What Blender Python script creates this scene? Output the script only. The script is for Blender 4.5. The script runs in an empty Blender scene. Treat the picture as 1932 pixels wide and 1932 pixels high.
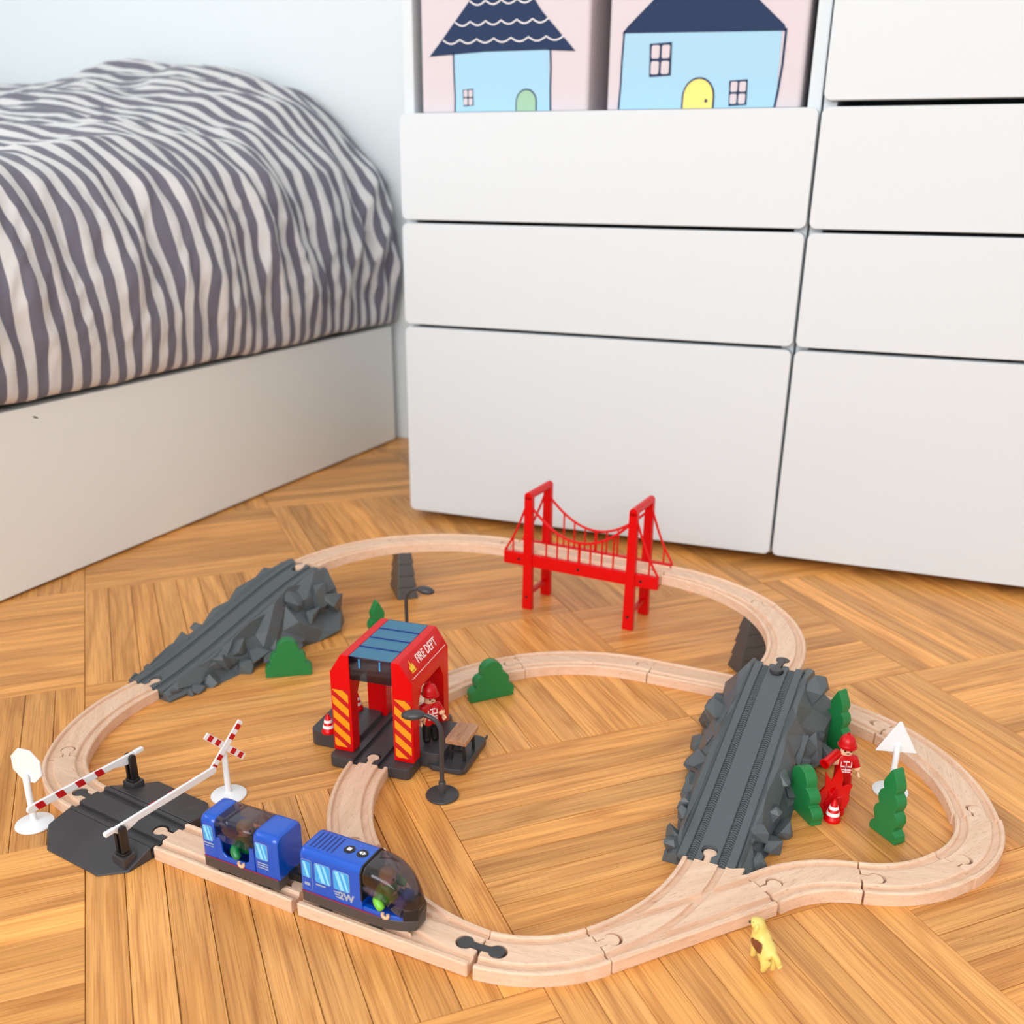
import bpy, bmesh, math, random
from mathutils import Vector, Matrix, noise as mnoise
R = math.radians
random.seed(7)
SC = bpy.context.scene
COL = SC.collection

# ------------------------------------------------------------------ camera
CAM_H, PITCH, ROLL = 0.52647, R(22.0048), R(0.5983)
cam_d = bpy.data.cameras.new('camera'); cam = bpy.data.objects.new('camera', cam_d); COL.objects.link(cam)
fw = Vector((0, math.cos(PITCH), -math.sin(PITCH))); up0 = Vector((0, math.sin(PITCH), math.cos(PITCH))); rt0 = Vector((1, 0, 0))
rt = math.cos(ROLL)*rt0 + math.sin(ROLL)*up0; up = -math.sin(ROLL)*rt0 + math.cos(ROLL)*up0
M = Matrix((( rt.x, up.x, -fw.x, 0), (rt.y, up.y, -fw.y, 0), (rt.z, up.z, -fw.z, CAM_H), (0, 0, 0, 1)))
cam.matrix_world = M
cam_d.sensor_width = 36; cam_d.lens = 36*1882.7/1932; cam_d.shift_y = (1110-966)/1932
cam_d.clip_start = 0.02
cam_d.dof.use_dof = True; cam_d.dof.focus_distance = 0.86; cam_d.dof.aperture_fstop = 6.6
SC.camera = cam

# ------------------------------------------------------------------ world, light, exposure
wd = bpy.data.worlds.new('World'); SC.world = wd; wd.use_nodes = True
bg = wd.node_tree.nodes['Background']; bg.inputs[0].default_value = (0.86, 0.93, 1, 1); bg.inputs[1].default_value = 1.0
SC.view_settings.view_transform = 'Standard'; SC.view_settings.look = 'None'
SC.view_settings.exposure = 0.25; SC.view_settings.gamma = 1.0; SC.view_settings.use_curve_mapping = False
SC.cycles.use_denoising = True
SC.cycles.max_bounces = 8; SC.cycles.diffuse_bounces = 5; SC.cycles.transparent_max_bounces = 16
SC.cycles.caustics_reflective = False; SC.cycles.caustics_refractive = False

# the room is laid out along the cabinet: s along its front, q into the back wall
C0 = Vector((-0.17520, 1.62117)); PH = R(-20.5128)
CS = Vector((math.cos(PH), math.sin(PH))); CN = Vector((-CS.y, CS.x))
def rp(s, q, z=0.0):
    v = C0 + CS*s + CN*q
    return Vector((v.x, v.y, z))
ROOM = dict(s0=-2.0, s1=2.6, q0=-3.3, q1=0.515, h=2.5)
WIN = [('left', -2.75, -0.55, 0.55, 2.3), ('front', -0.7, 1.9, 0.55, 2.3)]
def area(name, loc, target, sx, sy, power, col):
    l = bpy.data.lights.new(name, 'AREA'); l.shape = 'RECTANGLE'; l.size = sx; l.size_y = sy; l.energy = power; l.color = col
    o = bpy.data.objects.new(name, l); COL.objects.link(o); o.location = loc
    o.rotation_euler = (Vector(target)-Vector(loc)).to_track_quat('-Z', 'Y').to_euler(); return o
wl = rp(ROOM['s0']-0.15, -1.65, 1.43)
area('daylight_window_side', wl, wl + Vector((CS.x, CS.y, 0)), 2.2, 1.75, 27, (0.95, 0.985, 1.0))
wf = rp(0.6, ROOM['q0']-0.15, 1.43)
area('daylight_window_behind', wf, wf + Vector((CN.x, CN.y, 0)), 2.6, 1.75, 72, (0.95, 0.985, 1.0))

# ------------------------------------------------------------------ materials
def lin(c): return tuple(((x/255)/12.92 if x/255 <= .04045 else ((x/255+.055)/1.055)**2.4) for x in c) + (1,)
MATS = {}
def mat(name, rgb, rough=0.45, spec=0.5, bump=0.0, bscale=300, coat=0.0, var=0.0, metallic=0.0, alpha=None):
    m = bpy.data.materials.new(name); m.use_nodes = True; nt = m.node_tree; b = nt.nodes['Principled BSDF']
    b.inputs['Base Color'].default_value = lin(rgb); b.inputs['Roughness'].default_value = rough
    b.inputs['Specular IOR Level'].default_value = spec; b.inputs['Coat Weight'].default_value = coat; b.inputs['Metallic'].default_value = metallic
    tc = nt.nodes.new('ShaderNodeTexCoord'); nz = nt.nodes.new('ShaderNodeTexNoise'); nz.inputs['Scale'].default_value = bscale; nz.inputs['Detail'].default_value = 3
    nt.links.new(tc.outputs['Object'], nz.inputs['Vector'])
    if bump:
        bp = nt.nodes.new('ShaderNodeBump'); bp.inputs['Strength'].default_value = bump; bp.inputs['Distance'].default_value = 0.001
        nt.links.new(nz.outputs['Fac'], bp.inputs['Height']); nt.links.new(bp.outputs['Normal'], b.inputs['Normal'])
    if var:
        mx = nt.nodes.new('ShaderNodeMix'); mx.data_type = 'RGBA'; mx.inputs[6].default_value = tuple(x*(1-var) for x in lin(rgb)[:3])+(1,); mx.inputs[7].default_value = tuple(min(1, x*(1+var)) for x in lin(rgb)[:3])+(1,)
        nt.links.new(nz.outputs['Fac'], mx.inputs[0]); nt.links.new(mx.outputs[2], b.inputs['Base Color'])
    MATS[name] = m; return m
def clear(name, rgb, gloss=0.12, rough=0.05):
    m = bpy.data.materials.new(name); m.use_nodes = True; nt = m.node_tree; nt.nodes.clear()
    o = nt.nodes.new('ShaderNodeOutputMaterial'); t = nt.nodes.new('ShaderNodeBsdfTransparent'); g = nt.nodes.new('ShaderNodeBsdfGlossy'); x = nt.nodes.new('ShaderNodeMixShader')
    lw = nt.nodes.new('ShaderNodeLayerWeight'); lw.inputs[0].default_value = 0.35
    mp = nt.nodes.new('ShaderNodeMapRange'); mp.inputs[3].default_value = gloss*0.5; mp.inputs[4].default_value = min(1, gloss*4)
    t.inputs[0].default_value = lin(rgb); g.inputs[0].default_value = (1, 1, 1, 1); g.inputs['Roughness'].default_value = rough
    nt.links.new(lw.outputs['Facing'], mp.inputs[0]); nt.links.new(mp.outputs[0], x.inputs[0])
    nt.links.new(t.outputs[0], x.inputs[1]); nt.links.new(g.outputs[0], x.inputs[2]); nt.links.new(x.outputs[0], o.inputs[0])
    MATS[name] = m; return m
def node(nt, t, **kw):
    n = nt.nodes.new(t)
    for k, v in kw.items(): setattr(n, k, v)
    return n
def wood(name, light, dark, scale=(14, 160, 160), fleck=(70, 900, 900), fstr=0.24, rough=0.5, offs='OBJ', coat=0.0, bump=0.15):
    """straight-grained wood; x of the object is the grain direction"""
    m = bpy.data.materials.new(name); m.use_nodes = True; nt = m.node_tree; b = nt.nodes['Principled BSDF']; L = nt.links.new
    tc = node(nt, 'ShaderNodeTexCoord'); oi = node(nt, 'ShaderNodeObjectInfo')
    ml = node(nt, 'ShaderNodeMath', operation='MULTIPLY'); ml.inputs[1].default_value = 7.3; L(oi.outputs['Random'], ml.inputs[0])
    ad = node(nt, 'ShaderNodeVectorMath', operation='ADD'); L(tc.outputs['Object'], ad.inputs[0]); L(ml.outputs[0], ad.inputs[1])
    m1 = node(nt, 'ShaderNodeMapping'); m1.inputs['Scale'].default_value = scale; L(ad.outputs[0], m1.inputs[0])
    m2 = node(nt, 'ShaderNodeMapping'); m2.inputs['Scale'].default_value = fleck; L(ad.outputs[0], m2.inputs[0])
    n1 = node(nt, 'ShaderNodeTexNoise'); n1.inputs['Scale'].default_value = 1; n1.inputs['Detail'].default_value = 4; L(m1.outputs[0], n1.inputs[0])
    n2 = node(nt, 'ShaderNodeTexNoise'); n2.inputs['Scale'].default_value = 1; n2.inputs['Detail'].default_value = 1; L(m2.outputs[0], n2.inputs[0])
    r1 = node(nt, 'ShaderNodeValToRGB'); r1.color_ramp.elements[0].position = .3; r1.color_ramp.elements[1].position = .7
    r1.color_ramp.elements[0].color = lin(dark); r1.color_ramp.elements[1].color = lin(light); L(n1.outputs['Fac'], r1.inputs[0])
    r2 = node(nt, 'ShaderNodeValToRGB'); r2.color_ramp.elements[0].position = .60; r2.color_ramp.elements[1].position = .72
    r2.color_ramp.elements[0].color = (1, 1, 1, 1); r2.color_ramp.elements[1].color = (1-fstr, 1-fstr*1.15, 1-fstr*1.3, 1); L(n2.outputs['Fac'], r2.inputs[0])
    mx = node(nt, 'ShaderNodeMix', data_type='RGBA', blend_type='MULTIPLY'); mx.inputs[0].default_value = 1; L(r1.outputs[0], mx.inputs[6]); L(r2.outputs[0], mx.inputs[7])
    L(mx.outputs[2], b.inputs['Base Color']); b.inputs['Roughness'].default_value = rough; b.inputs['Coat Weight'].default_value = coat
    bp = node(nt, 'ShaderNodeBump'); bp.inputs['Strength'].default_value = bump; bp.inputs['Distance'].default_value = .0004; L(n2.outputs['Fac'], bp.inputs['Height']); L(bp.outputs[0], b.inputs['Normal'])
    MATS[name] = m; return m
def oak(name, stuff):
    """varnished oak parquet strip; x along the strip; tint from the object (or a vertex colour for the joined strips)"""
    m = bpy.data.materials.new(name); m.use_nodes = True; nt = m.node_tree; b = nt.nodes['Principled BSDF']; L = nt.links.new
    if stuff:
        at = node(nt, 'ShaderNodeAttribute', attribute_name='lc'); vec = at.outputs['Vector']
        ac = node(nt, 'ShaderNodeAttribute', attribute_name='tint'); tint = ac.outputs['Color']
    else:
        tc = node(nt, 'ShaderNodeTexCoord'); oi = node(nt, 'ShaderNodeObjectInfo'); tint = oi.outputs['Color']
        ml = node(nt, 'ShaderNodeMath', operation='MULTIPLY'); ml.inputs[1].default_value = 31.7; L(oi.outputs['Random'], ml.inputs[0])
        ad = node(nt, 'ShaderNodeVectorMath', operation='ADD'); L(tc.outputs['Object'], ad.inputs[0]); L(ml.outputs[0], ad.inputs[1]); vec = ad.outputs[0]
    def nz(sc, det=3, dist=0.0, rough=.55):
        mp = node(nt, 'ShaderNodeMapping'); mp.inputs['Scale'].default_value = sc; L(vec, mp.inputs[0])
        n = node(nt, 'ShaderNodeTexNoise'); n.inputs['Scale'].default_value = 1; n.inputs['Detail'].default_value = det; n.inputs['Distortion'].default_value = dist; n.inputs['Roughness'].default_value = rough
        L(mp.outputs[0], n.inputs[0]); return n.outputs['Fac']
    big = nz((2.2, 26, 3), 1.5, .5)
    mu = node(nt, 'ShaderNodeMath', operation='MULTIPLY'); mu.inputs[1].default_value = 11; L(big, mu.inputs[0])
    pp = node(nt, 'ShaderNodeMath', operation='PINGPONG'); pp.inputs[1].default_value = 1; L(mu.outputs[0], pp.inputs[0])      # growth-ring lines
    fine = nz((14, 1100, 60), 2); mid = nz((5, 150, 20), 4)
    def ramp(src, p0, c0, p1, c1):
        r = node(nt, 'ShaderNodeValToRGB'); r.color_ramp.elements[0].position = p0; r.color_ramp.elements[0].color = c0; r.color_ramp.elements[1].position = p1; r.color_ramp.elements[1].color = c1; L(src, r.inputs[0]); return r.outputs[0]
    cur = tint
    for src, p0, c0, p1, c1 in ((pp.outputs[0], 0, (.84, .77, .69, 1), .55, (1.04, 1.04, 1.04, 1)), (mid, .3, (.82, .77, .71, 1), .7, (1.13, 1.13, 1.10, 1)), (fine, .36, (.74, .65, .56, 1), .50, (1, 1, 1, 1))):
        mx = node(nt, 'ShaderNodeMix', data_type='RGBA', blend_type='MULTIPLY'); mx.inputs[0].default_value = 1; L(cur, mx.inputs[6]); L(ramp(src, p0, c0, p1, c1), mx.inputs[7]); cur = mx.outputs[2]
    L(cur, b.inputs['Base Color']); b.inputs['Roughness'].default_value = .36; b.inputs['Specular IOR Level'].default_value = .45
    bp = node(nt, 'ShaderNodeBump'); bp.inputs['Strength'].default_value = .12; bp.inputs['Distance'].default_value = .0005; L(fine, bp.inputs['Height']); L(bp.outputs[0], b.inputs['Normal'])
    MATS[name] = m; return m

mat('wall_paint', (222, 228, 230), .85, .2, bump=.05, bscale=200)
mat('white_lacquer', (212, 218, 222), .6, .25, bump=.01, bscale=60)
mat('bed_lacquer', (234, 236, 233), .45, .4)
mat('gap_dark', (40, 26, 14), .9, .1)
mat('floor_base', (84, 50, 24), .8, .1)
wood('beech', (236, 201, 174), (224, 184, 154), fleck=(110, 1300, 1300))
wood('bench_wood', (196, 148, 112), (160, 112, 80), fstr=.45)
oak('oak', False); oak('oak_far', True)
mat('grey_plastic', (83, 89, 92), .42, .45, bump=.12, bscale=2500)
mat('dark_plastic', (60, 58, 60), .38, .5, bump=.05, bscale=2500)
mat('pier_plastic', (74, 71, 69), .36, .55, bump=.05, bscale=2500)
mat('black_plastic', (26, 25, 26), .35, .5)
mat('red_plastic', (214, 4, 8), .30, .28)
mat('red_suit', (196, 4, 12), .33, .4)
mat('white_plastic', (236, 236, 238), .32, .5)
mat('white_print', (245, 240, 238), .5, .3)
mat('red_print', (190, 20, 26), .45, .4)
mat('orange_print', (250, 150, 20), .45, .4)
mat('yellow_print', (250, 200, 50), .45, .4)
mat('blue_body', (4, 80, 190), .22, .5, coat=.3)
mat('blue_dark', (14, 40, 120), .35, .5)
mat('skirt_grey', (74, 68, 66), .4, .4)
mat('sky_sticker', (60, 160, 225), .3, .4)
mat('sky_sticker_light', (140, 212, 246), .3, .4)
mat('grey_print', (160, 170, 185), .4, .4)
mat('stripe_red', (150, 30, 60), .4, .4)
mat('skin', (238, 190, 150), .4, .4)
mat('suit_green', (20, 120, 60), .3, .5)
mat('suit_lime', (110, 190, 40), .3, .5)
mat('hair_yellow', (220, 165, 70), .4, .4)
mat('tree_green', (30, 122, 62), .38, .45, bump=.06, bscale=900, var=.08)
mat('steel', (120, 120, 122), .35, .5, metallic=.8)
clear('smoke_glass', (206, 198, 206), .05)
clear('blue_glass', (138, 168, 218), .08)
clear('red_glass', (236, 40, 40), .10)
mat('box_pink', (212, 201, 205), .9, .1, bump=.25, bscale=1400, var=.03)
mat('print_navy', (48, 62, 92), .9, .1, bump=.2, bscale=1400)
mat('print_sky', (164, 204, 226), .9, .1, bump=.2, bscale=1400)
mat('print_green', (160, 196, 168), .9, .1)
mat('print_yellow', (246, 222, 128), .9, .1)
mat('mattress_cloth', (225, 222, 218), .9, .1)
mat('seam_thread', (176, 160, 160), .9, .1)

def milky(name, rgb, clear_rgb, fac):
    m = bpy.data.materials.new(name); m.use_nodes = True; nt = m.node_tree; b = nt.nodes['Principled BSDF']; o = nt.nodes['Material Output']
    b.inputs['Base Color'].default_value = lin(rgb); b.inputs['Roughness'].default_value = .12
    t = nt.nodes.new('ShaderNodeBsdfTransparent'); t.inputs[0].default_value = lin(clear_rgb); x = nt.nodes.new('ShaderNodeMixShader'); x.inputs[0].default_value = fac
    nt.links.new(t.outputs[0], x.inputs[1]); nt.links.new(b.outputs[0], x.inputs[2]); nt.links.new(x.outputs[0], o.inputs[0]); MATS[name] = m
milky('roof_plastic', (92, 162, 196), (130, 190, 220), .48)
milky('flame_plastic', (226, 6, 6), (250, 60, 50), .72)
def stripe_cloth():
    m = bpy.data.materials.new('striped_cotton'); m.use_nodes = True; nt = m.node_tree; b = nt.nodes['Principled BSDF']; L = nt.links.new
    at = node(nt, 'ShaderNodeAttribute', attribute_name='weave'); sp = node(nt, 'ShaderNodeSeparateXYZ'); L(at.outputs['Vector'], sp.inputs[0])
    dv = node(nt, 'ShaderNodeMath', operation='DIVIDE'); dv.inputs[1].default_value = .0338; L(sp.outputs[0], dv.inputs[0])
    fr = node(nt, 'ShaderNodeMath', operation='FRACT'); L(dv.outputs[0], fr.inputs[0])
    r = node(nt, 'ShaderNodeValToRGB'); r.color_ramp.interpolation = 'LINEAR'
    e = r.color_ramp.elements; lt, dk = lin((226, 223, 222)), lin((118, 115, 128))
    e[0].position = 0; e[0].color = lt; e[1].position = 1; e[1].color = lt
    for pos, c in ((.235, lt), (.255, dk), (.745, dk), (.765, lt)):
        x = e.new(pos); x.color = c
    L(fr.outputs[0], r.inputs[0])
    mp = node(nt, 'ShaderNodeMapping'); mp.inputs['Scale'].default_value = (1600, 1600, 1); mp.inputs['Rotation'].default_value = (0, 0, .7); L(at.outputs['Vector'], mp.inputs[0])
    nz = node(nt, 'ShaderNodeTexNoise'); nz.inputs['Scale'].default_value = 1; L(mp.outputs[0], nz.inputs[0])
    mx = node(nt, 'ShaderNodeMix', data_type='RGBA', blend_type='MULTIPLY'); mx.inputs[0].default_value = .25; L(r.outputs[0], mx.inputs[6]); L(nz.outputs['Fac'], mx.inputs[7])
    L(mx.outputs[2], b.inputs['Base Color']); b.inputs['Roughness'].default_value = .85; b.inputs['Specular IOR Level'].default_value = .15; b.inputs['Sheen Weight'].default_value = .15
    MATS['striped_cotton'] = m
stripe_cloth()
def dog_coat():
    m = bpy.data.materials.new('dog_paint'); m.use_nodes = True; nt = m.node_tree; b = nt.nodes['Principled BSDF']; L = nt.links.new
    tc = node(nt, 'ShaderNodeTexCoord'); ad = node(nt, 'ShaderNodeVectorMath', operation='SUBTRACT'); ad.inputs[1].default_value = (.001, .007, .0165); L(tc.outputs['Object'], ad.inputs[0])
    sc = node(nt, 'ShaderNodeVectorMath', operation='MULTIPLY'); sc.inputs[1].default_value = (.75, .6, 1.15); L(ad.outputs[0], sc.inputs[0])
    nz = node(nt, 'ShaderNodeTexNoise'); nz.inputs['Scale'].default_value = 350; L(tc.outputs['Object'], nz.inputs['Vector'])
    ln = node(nt, 'ShaderNodeVectorMath', operation='LENGTH'); L(sc.outputs[0], ln.inputs[0])
    a = node(nt, 'ShaderNodeMath', operation='MULTIPLY_ADD'); a.inputs[1].default_value = .005; L(nz.outputs['Fac'], a.inputs[0]); L(ln.outputs['Value'], a.inputs[2])
    lt = node(nt, 'ShaderNodeMath', operation='LESS_THAN'); lt.inputs[1].default_value = .0078; L(a.outputs[0], lt.inputs[0])
    mx = node(nt, 'ShaderNodeMix', data_type='RGBA'); mx.inputs[6].default_value = lin((232, 206, 112)); mx.inputs[7].default_value = lin((120, 66, 40)); L(lt.outputs[0], mx.inputs[0])
    L(mx.outputs[2], b.inputs['Base Color']); b.inputs['Roughness'].default_value = .35; MATS['dog_paint'] = m
dog_coat()

# ------------------------------------------------------------------ mesh helpers
def link(o, parent=None):
    COL.objects.link(o)
    if parent is not None: o.parent = parent
    return o
def finish(name, bm, m, parent=None, smooth=40, bevel=0.0, seg=2, bang=35, loc=None, rot=None):
    bmesh.ops.recalc_face_normals(bm, faces=bm.faces)
    if bevel:
        es = [e for e in bm.edges if len(e.link_faces) == 2 and e.calc_face_angle(0) > R(bang)]
        if es: bmesh.ops.bevel(bm, geom=es, offset=bevel, segments=seg, profile=.5, affect='EDGES', clamp_overlap=True)
    me = bpy.data.meshes.new(name); bm.to_mesh(me); bm.free()
    ms = m if isinstance(m, (list, tuple)) else [m]
    for x in ms: me.materials.append(MATS[x])
    if smooth:
        me.polygons.foreach_set('use_smooth', [True]*len(me.polygons)); me.set_sharp_from_angle(angle=R(smooth))
    o = bpy.data.objects.new(name, me); link(o, parent)
    if bevel and smooth: w = o.modifiers.new('w', 'WEIGHTED_NORMAL'); w.keep_sharp = True
    if loc is not None: o.location = loc
    if rot is not None: o.rotation_euler = rot
    return o
def tag(o, label=None, cat=None, group=None, kind=None):
    if label: o['label'] = label
    if cat: o['category'] = cat
    if group: o['group'] = group
    if kind: o['kind'] = kind
    return o
def thing(name, label, cat, loc, rz=0, group=None):
    o = bpy.data.objects.new(name, None); o.empty_display_size = .01; link(o); o.location = loc; o.rotation_euler = (0, 0, rz)
    return tag(o, label, cat, group)
def B(): return bmesh.new()
def box(bm, x0, x1, y0, y1, z0, z1, mtx=None):
    vs = [bm.verts.new(v) for v in ((x0,y0,z0),(x1,y0,z0),(x1,y1,z0),(x0,y1,z0),(x0,y0,z1),(x1,y0,z1),(x1,y1,z1),(x0,y1,z1))]
    if mtx is not None:
        for v in vs: v.co = mtx @ v.co
    for f in ((0,3,2,1),(4,5,6,7),(0,1,5,4),(1,2,6,5),(2,3,7,6),(3,0,4,7)): bm.faces.new([vs[i] for i in f])
    return bm
def prism(bm, pts, d0, d1, axis='z', mtx=None):
    """closed polygon pts extruded along axis; pts are the other two coordinates in order"""
    def P(a, b, d): return {'z': (a, b, d), 'y': (a, d, b), 'x': (d, a, b)}[axis]
    lo = [bm.verts.new(P(a, b, d0)) for a, b in pts]; hi = [bm.verts.new(P(a, b, d1)) for a, b in pts]
    if mtx is not None:
        for v in lo+hi: v.co = mtx @ v.co
    n = len(pts); bm.faces.new(lo); bm.faces.new(hi[::-1])
    for i in range(n): bm.faces.new((lo[i], hi[i], hi[(i+1) % n], lo[(i+1) % n]))
    return bm
def lathe(bm, prof, n=24, mtx=None):
    rings = []
    for r, z in prof:
        if r < 1e-6: rings.append([bm.verts.new((0, 0, z))])
        else: rings.append([bm.verts.new((r*math.cos(2*math.pi*i/n), r*math.sin(2*math.pi*i/n), z)) for i in range(n)])
    if mtx is not None:
        for rg in rings:
            for v in rg: v.co = mtx @ v.co
    for a, b in zip(rings, rings[1:]):
        for i in range(n):
            j = (i+1) % n
            if len(a) == 1 and len(b) == 1: continue
            if len(a) == 1: bm.faces.new((a[0], b[j], b[i]))
            elif len(b) == 1: bm.faces.new((a[i], a[j], b[0]))
            else: bm.faces.new((a[i], a[j], b[j], b[i]))
    for rg, rev in ((rings[0], True), (rings[-1], False)):
        if len(rg) > 1: bm.faces.new(rg[::-1] if rev else rg)
    return bm
def tube(bm, pts, r, n=10, cap=True):
    pts = [Vector(p) for p in pts]; rings = []; rr = r if isinstance(r, (list, tuple)) else [r]*len(pts)
    pn = None
    for i, p in enumerate(pts):
        t = (pts[min(i+1, len(pts)-1)]-pts[max(i-1, 0)]).normalized()
        if pn is None: pn = t.orthogonal().normalized()
        pn = (pn - t*pn.dot(t)).normalized(); bn = t.cross(pn)
        rings.append([bm.verts.new(p + rr[i]*(math.cos(2*math.pi*k/n)*pn + math.sin(2*math.pi*k/n)*bn)) for k in range(n)])
    for a, b in zip(rings, rings[1:]):
        for k in range(n): bm.faces.new((a[k], a[(k+1) % n], b[(k+1) % n], b[k]))
    if cap: bm.faces.new(rings[0][::-1]); bm.faces.new(rings[-1])
    return bm
def ball(bm, c, rx, ry=None, rz=None, seg=16, rot=None):
    ry = ry or rx; rz = rz or rx
    m = Matrix.Translation(c) @ (rot.to_4x4() if rot is not None else Matrix()) @ Matrix.Diagonal((rx, ry, rz, 1))
    bmesh.ops.create_uvsphere(bm, u_segments=seg, v_segments=max(6, seg//2), radius=1, matrix=m); return bm
def circ(cx, cy, r, n=20, a0=0, a1=2*math.pi, close=True):
    k = n if close else n-1
    return [(cx+r*math.cos(a0+(a1-a0)*i/k), cy+r*math.sin(a0+(a1-a0)*i/k)) for i in range(n)]
def rrect(x0, x1, y0, y1, r, n=5):
    out = []
    for cx, cy, a in ((x1-r, y0+r, -90), (x1-r, y1-r, 0), (x0+r, y1-r, 90), (x0+r, y0+r, 180)):
        out += [(cx+r*math.cos(R(a+90*i/n)), cy+r*math.sin(R(a+90*i/n))) for i in range(n+1)]
    return out
def boolean(o, cutters, op='DIFFERENCE'):
    o.modifiers.clear()
    for c in cutters:
        c.parent = o.parent
        md = o.modifiers.new('b', 'BOOLEAN'); md.operation = op; md.object = c; md.solver = 'EXACT'
    bpy.context.view_layer.update(); dg = bpy.context.evaluated_depsgraph_get()
    me = bpy.data.meshes.new_from_object(o.evaluated_get(dg)); old = o.data
    o.modifiers.clear(); o.data = me; me.name = old.name; bpy.data.meshes.remove(old)
    for c in cutters:
        cm = c.data; bpy.data.objects.remove(c); bpy.data.meshes.remove(cm)
    me.polygons.foreach_set('use_smooth', [True]*len(me.polygons)); me.set_sharp_from_angle(angle=R(32)); w = o.modifiers.new('w', 'WEIGHTED_NORMAL'); w.keep_sharp = True
    return o
def rawobj(bm):
    bmesh.ops.recalc_face_normals(bm, faces=bm.faces)
    me = bpy.data.meshes.new('cut'); bm.to_mesh(me); bm.free(); o = bpy.data.objects.new('cut', me); COL.objects.link(o); return o
def skin(verts, edges, radii, sub=2):
    me = bpy.data.meshes.new('skin'); me.from_pydata(verts, edges, []); o = bpy.data.objects.new('skin', me); COL.objects.link(o)
    md = o.modifiers.new('s', 'SKIN'); md.use_smooth_shade = True
    for v, r in zip(me.skin_vertices[0].data, radii): v.radius = (r, r) if not isinstance(r, tuple) else r
    me.skin_vertices[0].data[0].use_root = True
    s = o.modifiers.new('d', 'SUBSURF'); s.levels = sub; s.render_levels = sub
    bpy.context.view_layer.update(); dg = bpy.context.evaluated_depsgraph_get()
    out = bpy.data.meshes.new_from_object(o.evaluated_get(dg)); bm = B(); bm.from_mesh(out)
    bpy.data.objects.remove(o); bpy.data.meshes.remove(me); bpy.data.meshes.remove(out); return bm
def flat(name, m, parent, pts, place, d=.0003):
    """thin printed shape: polygon in a plane given by place(u, v, depth)"""
    bm = B(); lo = [bm.verts.new(place(u, v, 0)) for u, v in pts]; hi = [bm.verts.new(place(u, v, d)) for u, v in pts]
    bm.faces.new(lo); bm.faces.new(hi[::-1]); n = len(pts)
    for i in range(n): bm.faces.new((lo[i], hi[i], hi[(i+1) % n], lo[(i+1) % n]))
    return finish(name, bm, m, parent, smooth=0)
def text_mesh(name, s, m, parent, size, mtx, extrude=.0002, sx=1.0, bold=0.0):
    c = bpy.data.curves.new('t', 'FONT'); c.body = s; c.size = size; c.extrude = extrude; c.align_x = 'CENTER'; c.align_y = 'CENTER'; c.resolution_u = 3; c.offset = bold
    o = bpy.data.objects.new('t', c); COL.objects.link(o); bpy.context.view_layer.update()
    me = bpy.data.meshes.new_from_object(o.evaluated_get(bpy.context.evaluated_depsgraph_get())); bpy.data.objects.remove(o); bpy.data.curves.remove(c)
    me.transform(mtx @ Matrix.Diagonal((sx, 1, 1, 1))); me.name = name; me.materials.clear(); me.materials.append(MATS[m])
    q = bpy.data.objects.new(name, me); return link(q, parent)

# ------------------------------------------------------------------ room shell
def struct(name, bm, m, **k): return tag(finish(name, bm, m, smooth=0, **k), kind='structure')
def roombox(bm, s0, s1, q0, q1, z0, z1):
    m = Matrix(((CS.x, CN.x, 0, C0.x), (CS.y, CN.y, 0, C0.y), (0, 0, 1, 0), (0, 0, 0, 1))); return box(bm, s0, s1, q0, q1, z0, z1, m)
S0, S1, Q0, Q1, HH = ROOM['s0'], ROOM['s1'], ROOM['q0'], ROOM['q1'], ROOM['h']
FLOOR = struct('floor', roombox(B(), S0, S1, Q0, Q1, -.05, -.0045), 'floor_base')
struct('wall_back', roombox(B(), S0-.1, S1+.1, Q1, Q1+.1, -.05, HH), 'wall_paint')
struct('wall_right', roombox(B(), S1, S1+.1, Q0, Q1, -.05, HH), 'wall_paint')
struct('ceiling', roombox(B(), S0-.1, S1+.1, Q0-.1, Q1+.1, HH, HH+.1), 'wall_paint')
bm = B(); _, a, b_, za, zb = WIN[0]
roombox(bm, S0-.1, S0, Q0, a, -.05, HH); roombox(bm, S0-.1, S0, b_, Q1, -.05, HH); roombox(bm, S0-.1, S0, a, b_, -.05, za); roombox(bm, S0-.1, S0, a, b_, zb, HH)
struct('wall_left', bm, 'wall_paint')
bm = B(); _, a, b_, za, zb = WIN[1]
roombox(bm, S0-.1, a, Q0-.1, Q0, -.05, HH); roombox(bm, b_, S1+.1, Q0-.1, Q0, -.05, HH); roombox(bm, a, b_, Q0-.1, Q0, -.05, za); roombox(bm, a, b_, Q0-.1, Q0, zb, HH)
struct('wall_front', bm, 'wall_paint')
def window(name, pieces):
    bm = B()
    for p in pieces: roombox(bm, *p)
    struct(name, bm, 'white_lacquer')
a, b_, za, zb = WIN[0][1:]; t = .05
window('window_1', [(S0-.08, S0-.02, a, a+t, za, zb), (S0-.08, S0-.02, b_-t, b_, za, zb), (S0-.08, S0-.02, a, b_, za, za+t), (S0-.08, S0-.02, a, b_, zb-t, zb), (S0-.08, S0-.02, (a+b_)/2-.03, (a+b_)/2+.03, za, zb)])
a, b_, za, zb = WIN[1][1:]
window('window_2', [(a, a+t, Q0-.08, Q0-.02, za, zb), (b_-t, b_, Q0-.08, Q0-.02, za, zb), (a, b_, Q0-.08, Q0-.02, za, za+t), (a, b_, Q0-.08, Q0-.02, zb-t, zb), ((a+b_)/2-.03, (a+b_)/2+.03, Q0-.08, Q0-.02, za, zb)])

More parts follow.
